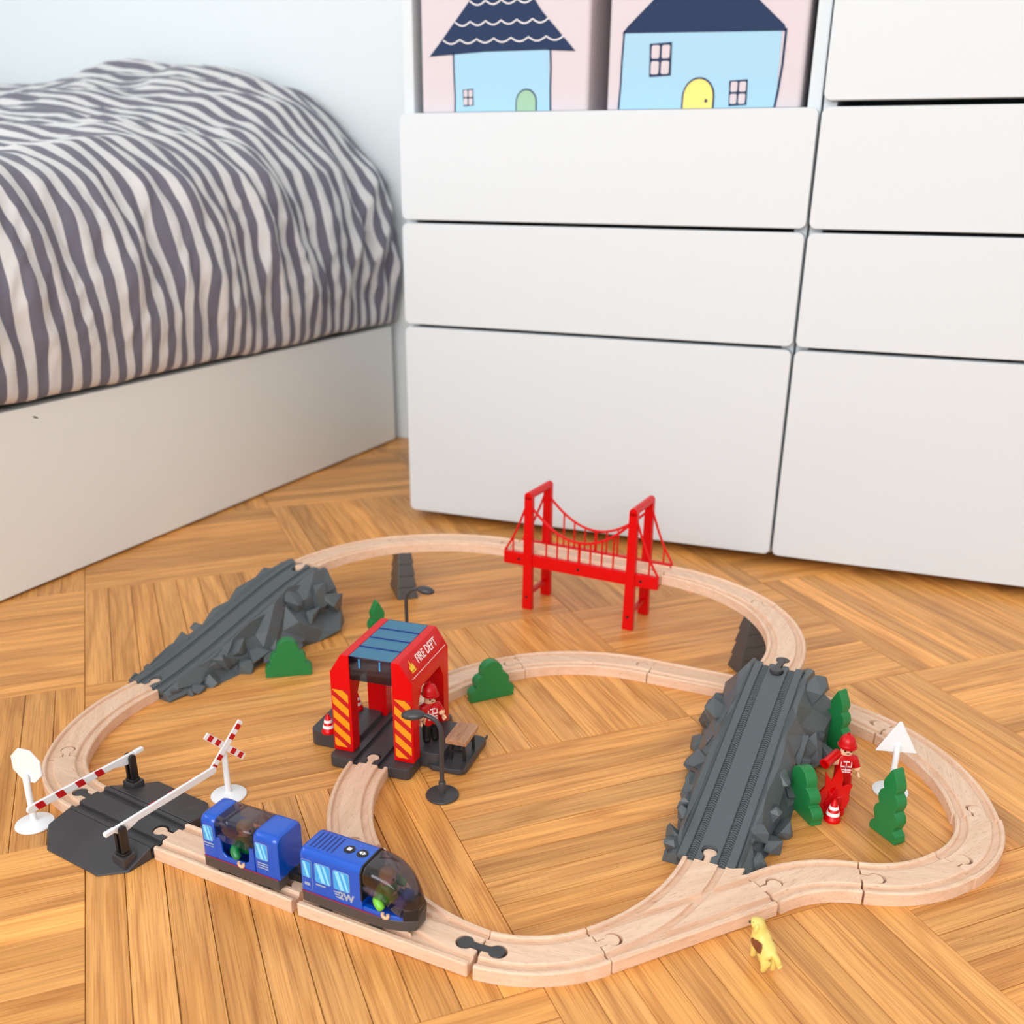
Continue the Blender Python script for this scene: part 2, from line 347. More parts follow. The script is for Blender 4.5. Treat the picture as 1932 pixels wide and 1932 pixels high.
# parquet: square panels of ten oak strips, turned panel by panel
PO = Vector((-0.36694, 0.71785)); PT = R(21.8875); TS = 0.30140; E1 = Vector((math.cos(PT), math.sin(PT))); E2 = Vector((-E1.y, E1.x)); SW = TS/10
def project(P):
    d = Vector(P) - Vector((0, 0, CAM_H)); z = d.dot(fw)
    if z < .05: return None
    return 966+1882.7*d.dot(rt)/z, 1110-1882.7*d.dot(up)/z
planks = []
for i in range(-9, 12):
    for j in range(-9, 9):
        for k in range(10):
            if (i+j) % 2: c = PO + E1*TS*(i+(k+.5)/10) + E2*TS*(j+.5); ang = PT+math.pi/2
            else: c = PO + E1*TS*(i+.5) + E2*TS*(j+(k+.5)/10); ang = PT
            v = c - C0; s, q = v.dot(CS), v.dot(CN)
            if not (S0 < s < S1 and Q0 < q < Q1+.16): continue
            ax = Vector((math.cos(ang), math.sin(ang))); ay = Vector((-ax.y, ax.x)); ar = 0
            ps = [project((*(c+ax*u*TS/2+ay*w*SW/2), 0)) for u, w in ((-1,-1),(1,-1),(1,1),(-1,1))]
            if all(ps):
                if max(p[0] for p in ps) > 0 and min(p[0] for p in ps) < 1932 and max(p[1] for p in ps) > 850 and min(p[1] for p in ps) < 1932:
                    ps = [(min(max(p[0], 0), 1932), min(max(p[1], 800), 1932)) for p in ps]
                    ar = abs(sum(ps[n][0]*ps[(n+1) % 4][1]-ps[(n+1) % 4][0]*ps[n][1] for n in range(4)))/2
                    m_ = project((*c, 0))
                    if q > .02 and s > -.02: ar = 0           # under the cabinets
                    if s < -.36 and q > -1.0: ar = 0           # under the bed
            planks.append((ar, c, ang))
planks.sort(key=lambda p: -p[0])
def plank_tint(rng):
    r = rng.random(); h = rng.gauss(0, 1)
    base = Vector(lin((225, 161, 90))[:3]); k = 1 + .10*h
    if r < .08: k *= .84
    elif r > .94: k *= 1.18
    k = max(.62, min(1.4, k)); g = rng.uniform(-.05, .05)
    return (base.x*k, base.y*k*(1+g*.6), base.z*k*(1+g*2.0), 1)
GAP = .0003
pm = B(); box(pm, -TS/2+GAP, TS/2-GAP, -SW/2+GAP, SW/2-GAP, -.006, 0)
bmesh.ops.bevel(pm, geom=[e for e in pm.edges if min(v.co.z for v in e.verts) > -.001], offset=.0003, segments=1, affect='EDGES')
pme = bpy.data.meshes.new('plank'); pm.to_mesh(pme); pm.free(); pme.materials.append(MATS['oak'])
rng = random.Random(3)
for ar, c, ang in planks[:300]:
    o = bpy.data.objects.new('plank', pme); link(o, FLOOR); o.location = (c.x, c.y, -rng.random()*.0003); o.rotation_euler = (0, 0, ang + (math.pi if rng.random() < .5 else 0)); o.color = plank_tint(rng)
vs, fs, lc, tn = [], [], [], []
for ar, c, ang in planks[300:]:
    ax = Vector((math.cos(ang), math.sin(ang))); ay = Vector((-ax.y, ax.x)); b0 = len(vs); off = rng.random()*31; tcol = plank_tint(rng); dz = -rng.random()*.0003
    for z in (-.006, 0):
        for u, w in ((-1,-1),(1,-1),(1,1),(-1,1)):
            x, y = u*(TS/2-GAP), w*(SW/2-GAP); p = c+ax*x+ay*y; vs.append((p.x, p.y, z+dz)); lc.append((x+off, y+off, z+off)); tn.append(tcol)
    fs += [tuple(b0+n for n in f) for f in ((0,3,2,1),(4,5,6,7),(0,1,5,4),(1,2,6,5),(2,3,7,6),(3,0,4,7))]
me = bpy.data.meshes.new('plank_field'); me.from_pydata(vs, [], fs)
at = me.attributes.new('lc', 'FLOAT_VECTOR', 'POINT'); at.data.foreach_set('vector', [x for v in lc for x in v])
at = me.attributes.new('tint', 'FLOAT_COLOR', 'POINT'); at.data.foreach_set('color', [x for v in tn for x in v])
me.materials.append(MATS['oak_far']); o = bpy.data.objects.new('plank_field', me); link(o, FLOOR); o['kind'] = 'stuff'

# ------------------------------------------------------------------ cabinets with drawers
def cabinet(label, s0, width, fronts, open_from, top):
    """fronts: (z0, z1); local x along the front, y into the wall"""
    g = thing('drawer_cabinet', label, 'cabinet', rp(s0, 0, 0), PH); D = .50; pt = .018; y0 = .019
    bm = B(); box(bm, .001, pt, y0, D, .012, top); box(bm, width-pt, width-.001, y0, D, .012, top); box(bm, pt, width-pt, D-.006, D, .012, top)
    box(bm, pt, width-pt, y0, D-.006, .012, .03)
    z = fronts[-1][1] if open_from is None else open_from
    box(bm, pt, width-pt, y0, D-.006, z-.018, z); box(bm, pt, width-pt, y0, D-.006, top-.018, top)
    for a, b2 in zip(fronts, fronts[1:]): box(bm, pt, width-pt, y0+.004, y0+.03, a[1]-.02, a[1]-.004)
    finish('carcass', bm, 'white_lacquer', g, bevel=.0008, seg=1)
    finish('plinth', box(B(), .03, width-.03, .06, .08, 0, .013), 'gap_dark', g, smooth=0)
    for z0, z1 in fronts:
        bm = B(); prism(bm, rrect(.0015, width-.0015, z0, z1, .009, 6), 0, .018, 'y')
        d = finish('drawer', bm, 'white_lacquer', g, bevel=.0014, seg=2, bang=60)
        bm = B(); box(bm, .03, .042, .019, .44, z0+.02, z1-.03); box(bm, width-.042, width-.03, .019, .44, z0+.02, z1-.03); box(bm, .042, width-.042, .428, .44, z0+.02, z1-.03); box(bm, .042, width-.042, .019, .428, z0+.02, z0+.03)
        finish('drawer_box', bm, 'white_lacquer', d, smooth=0)
FR = [(.0150, .3170), (.3219, .4712), (.4761, .6225)]
cabinet('white cabinet of three drawers under an open shelf with pink boxes', 0, .600, FR, .6235, .95)
cabinet('white cabinet of closed drawers with no open shelf', .601, .600, FR[:2] + [(.4761, .6228), (.6300, .9400)], None, .95)

# pink storage boxes with printed houses
def storage_box(label, s0, w, prints):
    g = thing('storage_box', label, 'storage box', rp(s0, .022, .6236), PH, 'pink house boxes on the open shelf')
    H, D = .27, .30
    bm = B(); prism(bm, rrect(0, w, 0, D, .006, 4), 0, H); body = finish('body', bm, 'box_pink', g, bevel=.003, seg=2, bang=60)
    bm = B(); prism(bm, rrect(-.0015, w+.0015, -.0015, D, .006, 4), H-.05, H+.004); finish('lid', bm, 'box_pink', g, bevel=.003, bang=60)
    for k in range(26):
        z = .012+k*.0078
        finish('stitch', box(B(), w-.0002, w+.0006, .0085, .0097, z, z+.0045), 'seam_thread', body, smooth=0)
    P = lambda u, v, d: (u, -.0004-d, v)
    for nm, m, pts, lay in prints: flat(nm, m, body, pts, lambda u, v, d, L=lay: (u, -.0002-d-.0003*L, v), .0003)
    return g
def line(pts, w):
    """outline stroke polygon following pts"""
    l, r = [], []
    for i, p in enumerate(pts):
        a, b2 = pts[max(i-1, 0)], pts[min(i+1, len(pts)-1)]; d = Vector((b2[0]-a[0], b2[1]-a[1])).normalized(); n = Vector((-d.y, d.x))*w/2
        l.append((p[0]+n.x, p[1]+n.y)); r.append((p[0]-n.x, p[1]-n.y))
    return l + r[::-1]
def arch(x0, x1, z1, n=14):
    cx, r = (x0+x1)/2, (x1-x0)/2; zc = z1-r*1.1
    return [(x0, .001), (x1, .001)] + [(cx+r*math.cos(math.pi*i/n), zc+r*1.1*math.sin(math.pi*i/n)) for i in range(n+1)]
def printed_window(x0, x1, z0, z1):
    j = .0012; out = [('printed_window', 'print_navy', [(x0, z1-j), (x0+.0015, z0), (x1, z0+j), (x1-.001, z1)], 2)]; mx, mz = (x0+x1)/2, (z0+z1)/2; t = (x1-x0)*.10
    for xa, xb in ((x0+t, mx-t*.5), (mx+t*.5, x1-t)):
        for z_, zb2 in ((z0+t, mz-t*.5), (mz+t*.5, z1-t)):
            out.append(('printed_pane', 'box_pink', rrect(xa, xb, z_, zb2, min(xb-xa, zb2-z_)*.2, 2), 3))
    return out
pr = [('printed_wall', 'print_sky', [(.055, .001), (.199, .001), (.197, .078), (.052, .078)], 0)]
pr += [('printed_line', 'print_navy', line([(.0535, .001), (.054, .02), (.0525, .05), (.0518, .078)], .0022), 1), ('printed_line', 'print_navy', line([(.2005, .001), (.1995, .03), (.200, .055), (.1985, .078)], .0022), 1)]
pr += [('printed_roof', 'print_navy', [(.014, .0735), (.03, .0745), (.10, .0775), (.19, .0772), (.235, .0745), (.185, .125), (.150, .172), (.128, .195), (.105, .172), (.062, .125), (.030, .090)], 1)]
for zc, x0, x1, n in ((.090, .036, .218, 7), (.112, .055, .195, 6), (.137, .078, .172, 4)):
    w = (x1-x0)/n; pts = [(x0+w*(k/8), zc-.0052*abs(math.sin(math.pi*k/8))+.004) for k in range(8*n+1)]
    pr.append(('printed_scallop', 'white_print', line(pts, .0016), 2))
pr += printed_window(.066, .083, .008, .031) + [('printed_door', 'print_navy', arch(.148, .180, .0295), 2), ('printed_door', 'print_green', arch(.1498, .1782, .0275), 3)]
storage_box('pink fabric box printed with a scalloped-roof house and green door', .029, .255, pr)
pr = [('printed_wall', 'print_sky', [(.019, .001), (.230, .001), (.229, .091), (.021, .0935)], 0)]
pr += [('printed_line', 'print_navy', line([(.0175, .001), (.019, .03), (.0195, .06), (.021, .096)], .0024), 1), ('printed_line', 'print_navy', line([(.2285, .001), (.231, .02), (.2335, .05), (.2340, .092)], .0028), 1)]
pr += [('printed_roof', 'print_navy', [(.0185, .0935), (.12, .0915), (.2345, .089), (.2315, .096), (.190, .131), (.150, .165), (.105, .165), (.062, .134), (.025, .101)], 1)]
pr += printed_window(.057, .088, .040, .081) + printed_window(.167, .192, .003, .0345)
pr += [('printed_door', 'print_navy', arch(.105, .149, .0385), 2), ('printed_door', 'print_yellow', arch(.1072, .1466, .0362), 3), ('printed_knob', 'print_navy', circ(.138, .0098, .0022, 10), 4)]
storage_box('pink fabric box printed with a plain-roof house and yellow door', .311, .2615, pr)

# ------------------------------------------------------------------ bed, mattress, duvet
A0 = Vector((-0.6846, 1.2269)); B0 = Vector((-0.2596, 2.1739)); BT = (B0-A0).normalized(); BN = Vector((-BT.y, BT.x)); bang = math.atan2(BT.y, BT.x)
BL0, BL1, BW = -.95, (B0-A0).length-.004, 1.35
bed = thing('bed', 'low cream-white bed base with a plain side board', 'bed', (A0.x, A0.y, 0), bang)
ex = lambda b: BL1 - .0672*b          # the foot end runs along the back wall
plan = lambda x0, x1, y0, y1, z0, z1: prism(B(), [(x0, y0), (ex(y0)+x1, y0), (ex(y1)+x1, y1), (x0, y1)], z0, z1)
BZ = .247
sb = finish('side_board', plan(BL0, 0, 0, .022, .0035, BZ), 'bed_lacquer', bed, bevel=.0015)
finish('scuff_mark', prism(B(), [(.106+.0042*math.cos(R(a)), .2315+.0012*math.sin(R(a))-.0016*math.cos(R(a))) for a in range(0, 360, 30)], -.0002, .0004, 'y'), 'gap_dark', sb, smooth=0)
finish('side_board', plan(BL0, 0, BW-.022, BW, .0035, BZ), 'bed_lacquer', bed, bevel=.0015)
finish('end_board', prism(B(), [(ex(.022)-.022, .022), (ex(.022), .022), (ex(BW-.022), BW-.022), (ex(BW-.022)-.022, BW-.022)], .0035, BZ), 'bed_lacquer', bed, bevel=.0015)
finish('end_board', box(B(), BL0, BL0+.022, .022, BW-.022, .0035, BZ), 'bed_lacquer', bed, bevel=.0015)
finish('base_board', plan(BL0+.022, -.022, .022, BW-.022, .222, .242), 'bed_lacquer', bed, smooth=0)
for x in (BL0+.05, BL1-.22):
    for y in (.03, BW-.08): finish('foot', box(B(), x, x+.05, y, y+.05, 0, .222), 'gap_dark', bed, smooth=0)
mt = finish('mattress', plan(BL0+.03, -.03, .03, BW-.03, .2475, .44), 'mattress_cloth', bevel=.02, seg=3, loc=(A0.x, A0.y, 0), rot=(0, 0, bang))
tag(mt, 'pale mattress lying on the bed base under the striped duvet', 'mattress')

# cross-sections (b inward, z) at the near part and at the far end
NEAR = [(.020, .268), (.004, .254), (-.010, .262), (-.016, .30), (-.016, .345), (-.012, .39), (-.003, .43), (.008, .47), (.024, .505), (.050, .532), (.09, .545), (.16, .550), (.27, .553), (.42, .556), (.62, .560), (.85, .562), (1.1, .565), (1.36, .55)]
FAR = [(.018, .272), (.004, .256), (-.010, .264), (-.014, .30), (-.014, .345), (-.010, .39), (-.002, .43), (.008, .475), (.026, .525), (.052, .575), (.090, .625), (.14, .672), (.23, .722), (.38, .742), (.56, .748), (.83, .708), (1.05, .732), (1.36, .70)]
NA, NV = 420, 150
def prof(tab, v):
    x = v*(len(tab)-1); i = min(int(x), len(tab)-2); t = x-i
    p = [tab[max(i-1, 0)], tab[i], tab[i+1], tab[min(i+2, len(tab)-1)]]
    f = lambda k: .5*((2*p[1][k]) + (-p[0][k]+p[2][k])*t + (2*p[0][k]-5*p[1][k]+4*p[2][k]-p[3][k])*t*t + (-p[0][k]+3*p[1][k]-3*p[2][k]+p[3][k])*t**3)
    return f(0), f(1)
vs, fs, wv = [], [], []
for i in range(NA+1):
    a = -.9 + (BL1+.004+.9)*i/NA
    w = min(max((a-.12)/.86, 0), 1); w = w*(.55+.45*w)
    for j in range(NV+1):
        v = (j/NV)**1.0; b1, z1 = prof(NEAR, v); b2, z2 = prof(FAR, v); b, z = b1+(b2-b1)*w, z1+(z2-z1)*w
        side = max(0, min(1, (.62-v)/.12)); topw = 1-side
        edge = min(1, max(0, (v-.10)/.12))
        lower = min(1, max(0, (v-.02)/.08))
        # folds: long creases running down the side, softer billows on top
        f1 = mnoise.noise((a*11+z*3.2, z*2.6, 1.7)); f2 = mnoise.noise((a*27+z*6, z*5, 9.1)); f3 = mnoise.noise((a*60, z*22, 4.4)); ridge = 1-2*abs(mnoise.noise((a*9-z*5.5, z*2.2+b*2, 5.3)))
        far = .5+.9*w
        cr1 = abs(mnoise.noise((a*20+z*9, z*7, 12.5))); cr2 = abs(mnoise.noise((a*41-z*17, z*15, 22.1)))
        d = side*edge*(.009*(.25-cr1)*far+.005*(.25-cr2)+.013*f1+.0095*f2*far+.0026*f3+.011*ridge*far*min(1, max(0, (z-.28)/.1)))
        t1 = mnoise.noise((a*5, b*6, 2.2)); t2 = mnoise.noise((a*14+b*4, b*11, 7.7)); t3 = mnoise.noise((a*34, b*20, 3.1))
        dz = topw*(.016*t1+.012*t2+.004*t3-.010*abs(mnoise.noise((a*17+b*5, b*8, 31.0))))
        b -= d*1.25; z += dz + side*d*.25
        z += (1-edge)*.006*mnoise.noise((a*16, 3.3, .4))*lower + (1-lower)*.004*mnoise.noise((a*16, 3.3, .4))
        sh = .013*mnoise.noise((a*4, z*6+b*3, 8.8))+.007*mnoise.noise((a*13, z*12+b*8, 2.8))
        ae = -.9+(a+.9)*(ex(max(b, 0))+.003+.9)/(BL1+.004+.9); p = A0+BT*ae+BN*b; vs.append((p.x, p.y, z)); wv.append((a+sh, v*1.8, 0))
for i in range(NA):
    for j in range(NV):
        k = i*(NV+1)+j; fs.append((k, k+NV+1, k+NV+2, k+1))
me = bpy.data.meshes.new('duvet'); me.from_pydata(vs, [], fs); at = me.attributes.new('weave', 'FLOAT_VECTOR', 'POINT'); at.data.foreach_set('vector', [x for v in wv for x in v])
me.polygons.foreach_set('use_smooth', [True]*len(me.polygons)); me.materials.append(MATS['striped_cotton'])
duv = bpy.data.objects.new('duvet', me); link(duv); md = duv.modifiers.new('t', 'SOLIDIFY'); md.thickness = .012; md.offset = -1
tag(duv, 'rumpled grey and white striped duvet hanging over the bed side', 'duvet')

# ------------------------------------------------------------------ wooden track
TW, TH = .020, .012
def gprof(hw=TW, top=TH, bot=0.0, g0=.0098, g1=.0162, gd=.0032, bv=.0011):
    """half-open list of (y, z) of a grooved track section, counter-clockwise"""
    r = [(hw, bot), (hw, top-bv), (hw-bv, top), (g1+bv*.7, top), (g1, top-bv*.7), (g1-.0005, top-gd), (g0+.0005, top-gd), (g0, top-bv*.7), (g0-bv*.7, top)]
    return r + [(-y, z) for y, z in r[::-1]]
def path(kind, n=18):
    t, a, b = kind
    if t == 'S': return [(a*i/2, 0, 0) for i in range(3)]
    ang = R(b); s = 1 if ang > 0 else -1
    return [(a*math.sin(abs(ang)*i/n), s*(a-a*math.cos(ang*i/n)), ang*i/n) for i in range(n+1)]
def sweep(bm, profile, pth, z=lambda x: 0):
    rings = [[bm.verts.new((x-y*math.sin(h), p_y+y*math.cos(h), zz+z(x))) for y, zz in profile] for x, p_y, h in pth]
    n = len(profile)
    for a, b in zip(rings, rings[1:]):
        for k in range(n): bm.faces.new((a[k], a[(k+1) % n], b[(k+1) % n], b[k]))
    bm.faces.new(rings[0]); bm.faces.new(rings[-1][::-1]); return bm
def keyhole(r, neck, reach, back):
    a = math.asin(neck/2/r); c = circ(reach, 0, r, 20, math.pi+a, -math.pi-a+2*math.pi*2, False)
    a0, a1 = math.pi+a, 3*math.pi-a
    c = [(reach+r*math.cos(a0+(a1-a0)*i/22), r*math.sin(a0+(a1-a0)*i/22)) for i in range(23)]
    return c + [(-back, neck/2), (-back, -neck/2)]
PEGR, PEGN, PEGX = .0060, .0056, .0122
def frame(x, y, h): return Matrix.Translation((x, y, 0)) @ Matrix.Rotation(h, 4, 'Z')
def slot(fr, z0=-.002, z1=.02): return rawobj(prism(B(), keyhole(PEGR+.0009, PEGN+.0014, PEGX, .003), z0, z1, 'z', fr))
def peg(parent, fr, m='beech', z0=.0004, z1=.0118): return finish('peg', prism(B(), keyhole(PEGR, PEGN, PEGX, .0008), z0, z1, 'z', fr), m, parent, bevel=.0005, seg=1, bang=60)
def track(label, x, y, h, kind, z=0.0, fs=True, fe=False, name='track_piece', m='beech', pegs=True):
    """fs / fe: slot at start / end; a peg sits where there is no slot"""
    pth = path(kind); ex, ey, eh = pth[-1]; o = finish(name, sweep(B(), gprof(), pth), m, smooth=0)
    S, Eo = frame(0, 0, 0), frame(ex, ey, eh+math.pi)
    cuts = ([slot(S)] if fs else []) + ([slot(Eo)] if fe else [])
    if cuts: boolean(o, cuts)
    if not fs and pegs: peg(o, frame(0, 0, math.pi), m)
    if not fe and pegs: peg(o, frame(ex, ey, eh), m)
    o.location = (x/1000, y/1000, z); o.rotation_euler = (0, 0, R(h))
    return tag(o, label, 'toy track', 'beech toy railway track pieces')
LG, SMc = ('C', .202, 45), ('C', .110, 45)
track('straight beech track piece under the blue carriage', -287.4, 706.3, 333.2, ('S', .1435, 0), fs=False, fe=True)
track('short curved beech track piece between the dark dogbone clip and a switch', -18.5, 574.9, 340.9, ('C', .1095, 45))
track('curved beech track piece bending from the ramp switch toward the lone conifer', 201.8, 645.2, 33.4, ('C', .1085, -45))
track('curved beech track piece below the conifer beside the triangle sign', 284.9, 660.9, 349.4, ('C', .1080, 45))
track('curved beech track piece at the loop corner past the conifer', 366.9, 677.6, 32.1, ('C', .1080, 45))
track('long curved beech track piece beside the white triangle sign', 413.2, 745.6, 76.5, LG)
track('curved beech track piece behind the conifer next to the rock ramp', 387.0, 900.3, 124.0, ('C', .205, 33))
track('straight beech track piece passing under the raised curve', 295.3, 978.2, 156.3, ('S', .1440, 0))
track('curved beech track piece on the floor nearest the red bridge', 162.8, 1036.6, 154.0, ('C', .2000, 45))
track('curved beech track piece behind the cloud bush by the fire station', 9.4, 1044.0, 199.0, ('C', .2020, 43), fe=False)
track('curved beech track piece leading out of the fire station front', -135.8, 821.3, 254.8, ('C', .2020, 38.5), fs=False, fe=True)
track('long curved beech track piece at the foot of the dark ramp', -428.6, 829.6, 102.2, ('C', .1960, -45))
track('short curved beech track piece entering the level crossing', -379.8, 763.0, 148.9, ('C', .1070, -45))
ZE = .064
track('raised curved beech track piece leaving the top of the rock ramp', 273.5, 914.6, 60.5, ('C', .196, 46), ZE)
track('raised curved beech track piece between grey pier and red bridge', 291.0, 1067.8, 108.3, ('C', .199, 43.5), ZE)
track('straight beech track piece lying in the red suspension bridge', 193.6, 1178.3, 153.2, ('S', .2135, 0), ZE)
track('raised curved beech track piece beyond the red bridge', 1.6, 1275.0, 153.6, ('C', .202, 44.5), ZE)
track('raised curved beech track piece running to the dark ramp top', -150.6, 1287.6, 197.6, ('C', .199, 43), ZE)

# switches: a flat block with both routes milled into it
def switch(label, x, y, h, ang, Rb, L=.1460, flip=1, web=.0, pegs_at=('S', 'B'), slot_at=('0',)):
    """common end at the origin, straight route along +x, branch turns by ang to side flip"""
    pth = path(('C', Rb, ang*flip), 20); ex, ey, eh = pth[-1]
    edge = lambda o_: [(px-o_*math.sin(ph), py+o_*math.cos(ph)) for px, py, ph in pth]
    outer, inner = edge(TW*flip), edge(-TW*flip)
    bx, by = inner[-1]
    poly = [(0, -TW*flip), (L, -TW*flip), (L, TW*flip)]
    if web: poly += [(L-.004, TW*flip+.001*flip), (bx+.012*math.cos(eh-1.1*flip), by+.012*math.sin(eh-1.1*flip))]
    else:
        k = max(i for i in range(len(inner)) if inner[i][1]*flip < TW+.0005)
        poly += [(inner[k][0]+.004, TW*flip)] + inner[k+1:-1]
    poly += [(bx, by)] + outer[::-1][:-1] + [(0, TW*flip)]
    o = finish('track_switch', prism(B(), poly, 0, TH), 'beech', smooth=0, bevel=.0009, seg=1, bang=50)
    g = lambda c, pt, x0=0: rawobj(sweep(B(), [(c-.0031, TH-.0032), (c+.0031, TH-.0032), (c+.0033, TH+.004), (c-.0033, TH+.004)], pt))
    st = [(-.003, 0, 0), (L+.003, 0, 0)]; (p0x, p0y, p0h), (p1x, p1y, p1h) = pth[0], pth[-1]
    br = [(-.003, 0, 0)] + pth + [(p1x+.003*math.cos(p1h), p1y+.003*math.sin(p1h), p1h)]
    fr = {'0': frame(0, 0, 0), 'S': frame(L, 0, math.pi), 'B': frame(ex, ey, eh+math.pi)}
    for c, pt, dz in ((.013, st, 0), (-.013, st, 0), (.0131, br, .00013), (-.0129, br, .00017)):       # one groove at a time
        for t in range(4):
            n0 = len(o.data.vertices); keep = o.data.copy()
            cu = g(c+t*.00007, pt); cu.location.z = dz+t*.00005; boolean(o, [cu])
            if len(o.data.vertices) > n0+3: break
            o.data = keep
    boolean(o, [slot(fr[k]) for k in slot_at])
    fo = {'S': frame(L, 0, 0), 'B': frame(ex, ey, eh), '0': frame(0, 0, math.pi)}
    for k in pegs_at: peg(o, fo[k])
    o.location = (x/1000, y/1000, 0); o.rotation_euler = (0, 0, R(h)); return tag(o, label, 'toy track', 'beech toy railway track pieces')
switch('beech track switch carrying the blue locomotive', -20.9, 575.5, 154.6, 44, .200, L=.1485, flip=-1)
switch('beech track switch at the foot of the herringbone rock ramp', 66.7, 580.2, 25.6, 40.0, .2003, L=.1485, flip=1, web=.01)

def dogbone(label, x, y, h, z):
    d = .0255
    k = [(px, py) for px, py in keyhole(PEGR+.0002, PEGN, PEGX, 0)][:-2]; k2 = [(-px, -py) for px, py in k]
    o = finish('track_connector', prism(B(), k2 + k, -.0035, .0006), 'dark_plastic', bevel=.0005, seg=2, bang=60)
    o.location = (x/1000, y/1000, z); o.rotation_euler = (0, 0, R(h)); return tag(o, label, 'connector', 'dark dogbone track connectors')
dogbone('dark grey dogbone clip joining two tracks before the locomotive nose', -19.8, 575.2, 337.5, .0121)
dogbone('grey dogbone clip at the top of the herringbone rock ramp', 272.8, 913.4, 61.5, .0766)

# ------------------------------------------------------------------ rock ramps
def ramp(label, lx, ly, tx, ty, seed, m, hr, wide):
    rg = random.Random(seed); dx, dy = tx-lx, ty-ly; L = math.hypot(dx, dy)/1000; ang = math.atan2(dy, dx)
    g = thing('rock_ramp', label, 'toy ramp', (lx/1000, ly/1000, 0), ang)
    zf = lambda t: TH + .064*(.55*t + .45*t*t*(3-2*t))
    n = 26; pts = [(L*i/n, zf(i/n)) for i in range(n+1)]
    prof_ = gprof(.0245, 0, -.009, g0=.0095, g1=.0166, gd=.0034, bv=.0008)
    bm = B(); rings = [[bm.verts.new((x, y, z+zz)) for y, zz in prof_] for x, z in pts]; k = len(prof_)
    for a, b in zip(rings, rings[1:]):
        for q in range(k): bm.faces.new((a[q], a[(q+1) % k], b[(q+1) % k], b[q]))
    bm.faces.new(rings[0]); bm.faces.new(rings[-1][::-1])
    deck = finish('deck', bm, m, g, smooth=30)
    boolean(deck, [slot(frame(0, 0, 0), -.01, .03), slot(frame(L, 0, math.pi), .05, .09)])
    # herringbone ribs in the grooves
    bm = B(); nr = int(L/.0026)
    for sgn in (-1, 1):
        for i in range(1, nr):
            t = i/nr; x = t*L; z = zf(t)-.0034; sl = (zf(min(1, t+.01))-zf(max(0, t-.01)))/(L*(min(1, t+.01)-max(0, t-.01)))
            for hs in (-1, 1):
                mtx = Matrix.Translation((x, sgn*.01305+hs*.0016, z)) @ Matrix.Rotation(-math.atan(sl), 4, 'Y') @ Matrix.Rotation(hs*R(32)*hr, 4, 'Z')
                box(bm, -.00075, .00075, -.0019, .0019, 0, .0011, mtx)
    rb = finish('groove_ribs', bm, m, g, smooth=0); rb['kind'] = 'stuff'
    # faceted rock body: rings of points round the ramp, jittered
    ns = int(L/.021)+1; bm = B(); rings = []
    for i in range(ns+1):
        t = i/ns; x0 = t*L; zt = zf(min(1, t)); hgt = zt; flare = wide*(.25+.75*min(1, t*1.15)**1.2)
        ring = []
        if i == ns: x0 = L+.008
        for sgn in (-1, 1):
            side = []; am = .4+1.1*t
            cr = rg.uniform(-.001, .009)*(.25+.75*min(1, 2.2*t)) if 0 < i < ns else -.002
            w0 = .0255; w1 = .0255+rg.uniform(.002, .008)*(.5+.8*t)
            lev = [(w0-.0045, -.0055), (w0+.0012, cr*.4+.0002 if i else -.001), (w1, cr), (w1+flare*.35+rg.uniform(-.005, .006)*am, -hgt*rg.uniform(.18, .34)), (w1+flare*.62+rg.uniform(-.007, .007)*am, -hgt*rg.uniform(.46, .66)), (w1+flare*.86+rg.uniform(-.007, .008)*am, -hgt*rg.uniform(.78, .9)), (w1+flare*.9+rg.uniform(-.005, .007)*am, -hgt)]
            for q, (w, dz) in enumerate(lev):
                jx = rg.uniform(-.008, .008) if 0 < i < ns and q > 1 else 0
                if i == ns and q > 2: jx = -rg.uniform(0, .006)
                z = max(0, zt+dz)
                if q == 6: z = 0
                side.append(Vector((x0+jx, sgn*w, z)))
            ring.append(side)
        rings.append([bm.verts.new(v) for v in ring[1][::-1] + ring[0]])
    m_ = len(rings[0])
    for a, b in zip(rings, rings[1:]):
        for q in range(m_):
            v = [a[q], a[(q+1) % m_], b[(q+1) % m_], b[q]]
            if q in (6, 13): bm.faces.new(v); continue
            if rg.random() < .5: bm.faces.new((v[0], v[1], v[2])); bm.faces.new((v[0], v[2], v[3]))
            else: bm.faces.new((v[0], v[1], v[3])); bm.faces.new((v[1], v[2], v[3]))
    bm.faces.new(rings[0]); bm.faces.new(rings[-1][::-1])
    # boulders bulging from the flanks
    for sgn in (-1, 1):
        for i in range(15):
            t = (i+rg.random())/15; zt = zf(t); flare = wide*(.25+.75*min(1, t*1.15)**1.2); u = rg.random()
            r = rg.uniform(.0085, .0135)*(.62+.95*t); x = t*L; y = sgn*(.0285+r*.35+flare*u); z = max(r*.3, zt*(1-u)*.98 - r*.30)
            if z+r*.8 > zt+.008: z = zt+.008-r*.8
            pts = []
            for _ in range(11):
                d = Vector((rg.gauss(0, 1), rg.gauss(0, 1), rg.gauss(0, 1))).normalized(); p = Vector((x+d.x*r*1.25, y+d.y*r, z+d.z*r*1.2))
                if abs(p.y) < .0252: p.y = sgn*.0252
                p.z = max(p.z, 0); p.x = min(max(p.x, .001), L+.009); pts.append(bm.verts.new(p))
            hu = bmesh.ops.convex_hull(bm, input=pts); bmesh.ops.delete(bm, geom=[g_ for g_ in set(hu['geom_interior']+hu['geom_unused']) if isinstance(g_, bmesh.types.BMVert)], context='VERTS')
    finish('rock_body', bm, m, g, smooth=12, bevel=.0005, seg=1, bang=14)
    return g
ramp('dark grey rocky ramp rising toward the raised curve by the bed', -400.5, 977.6, -266.0, 1190.0, 11, 'grey_plastic', 1, .030)
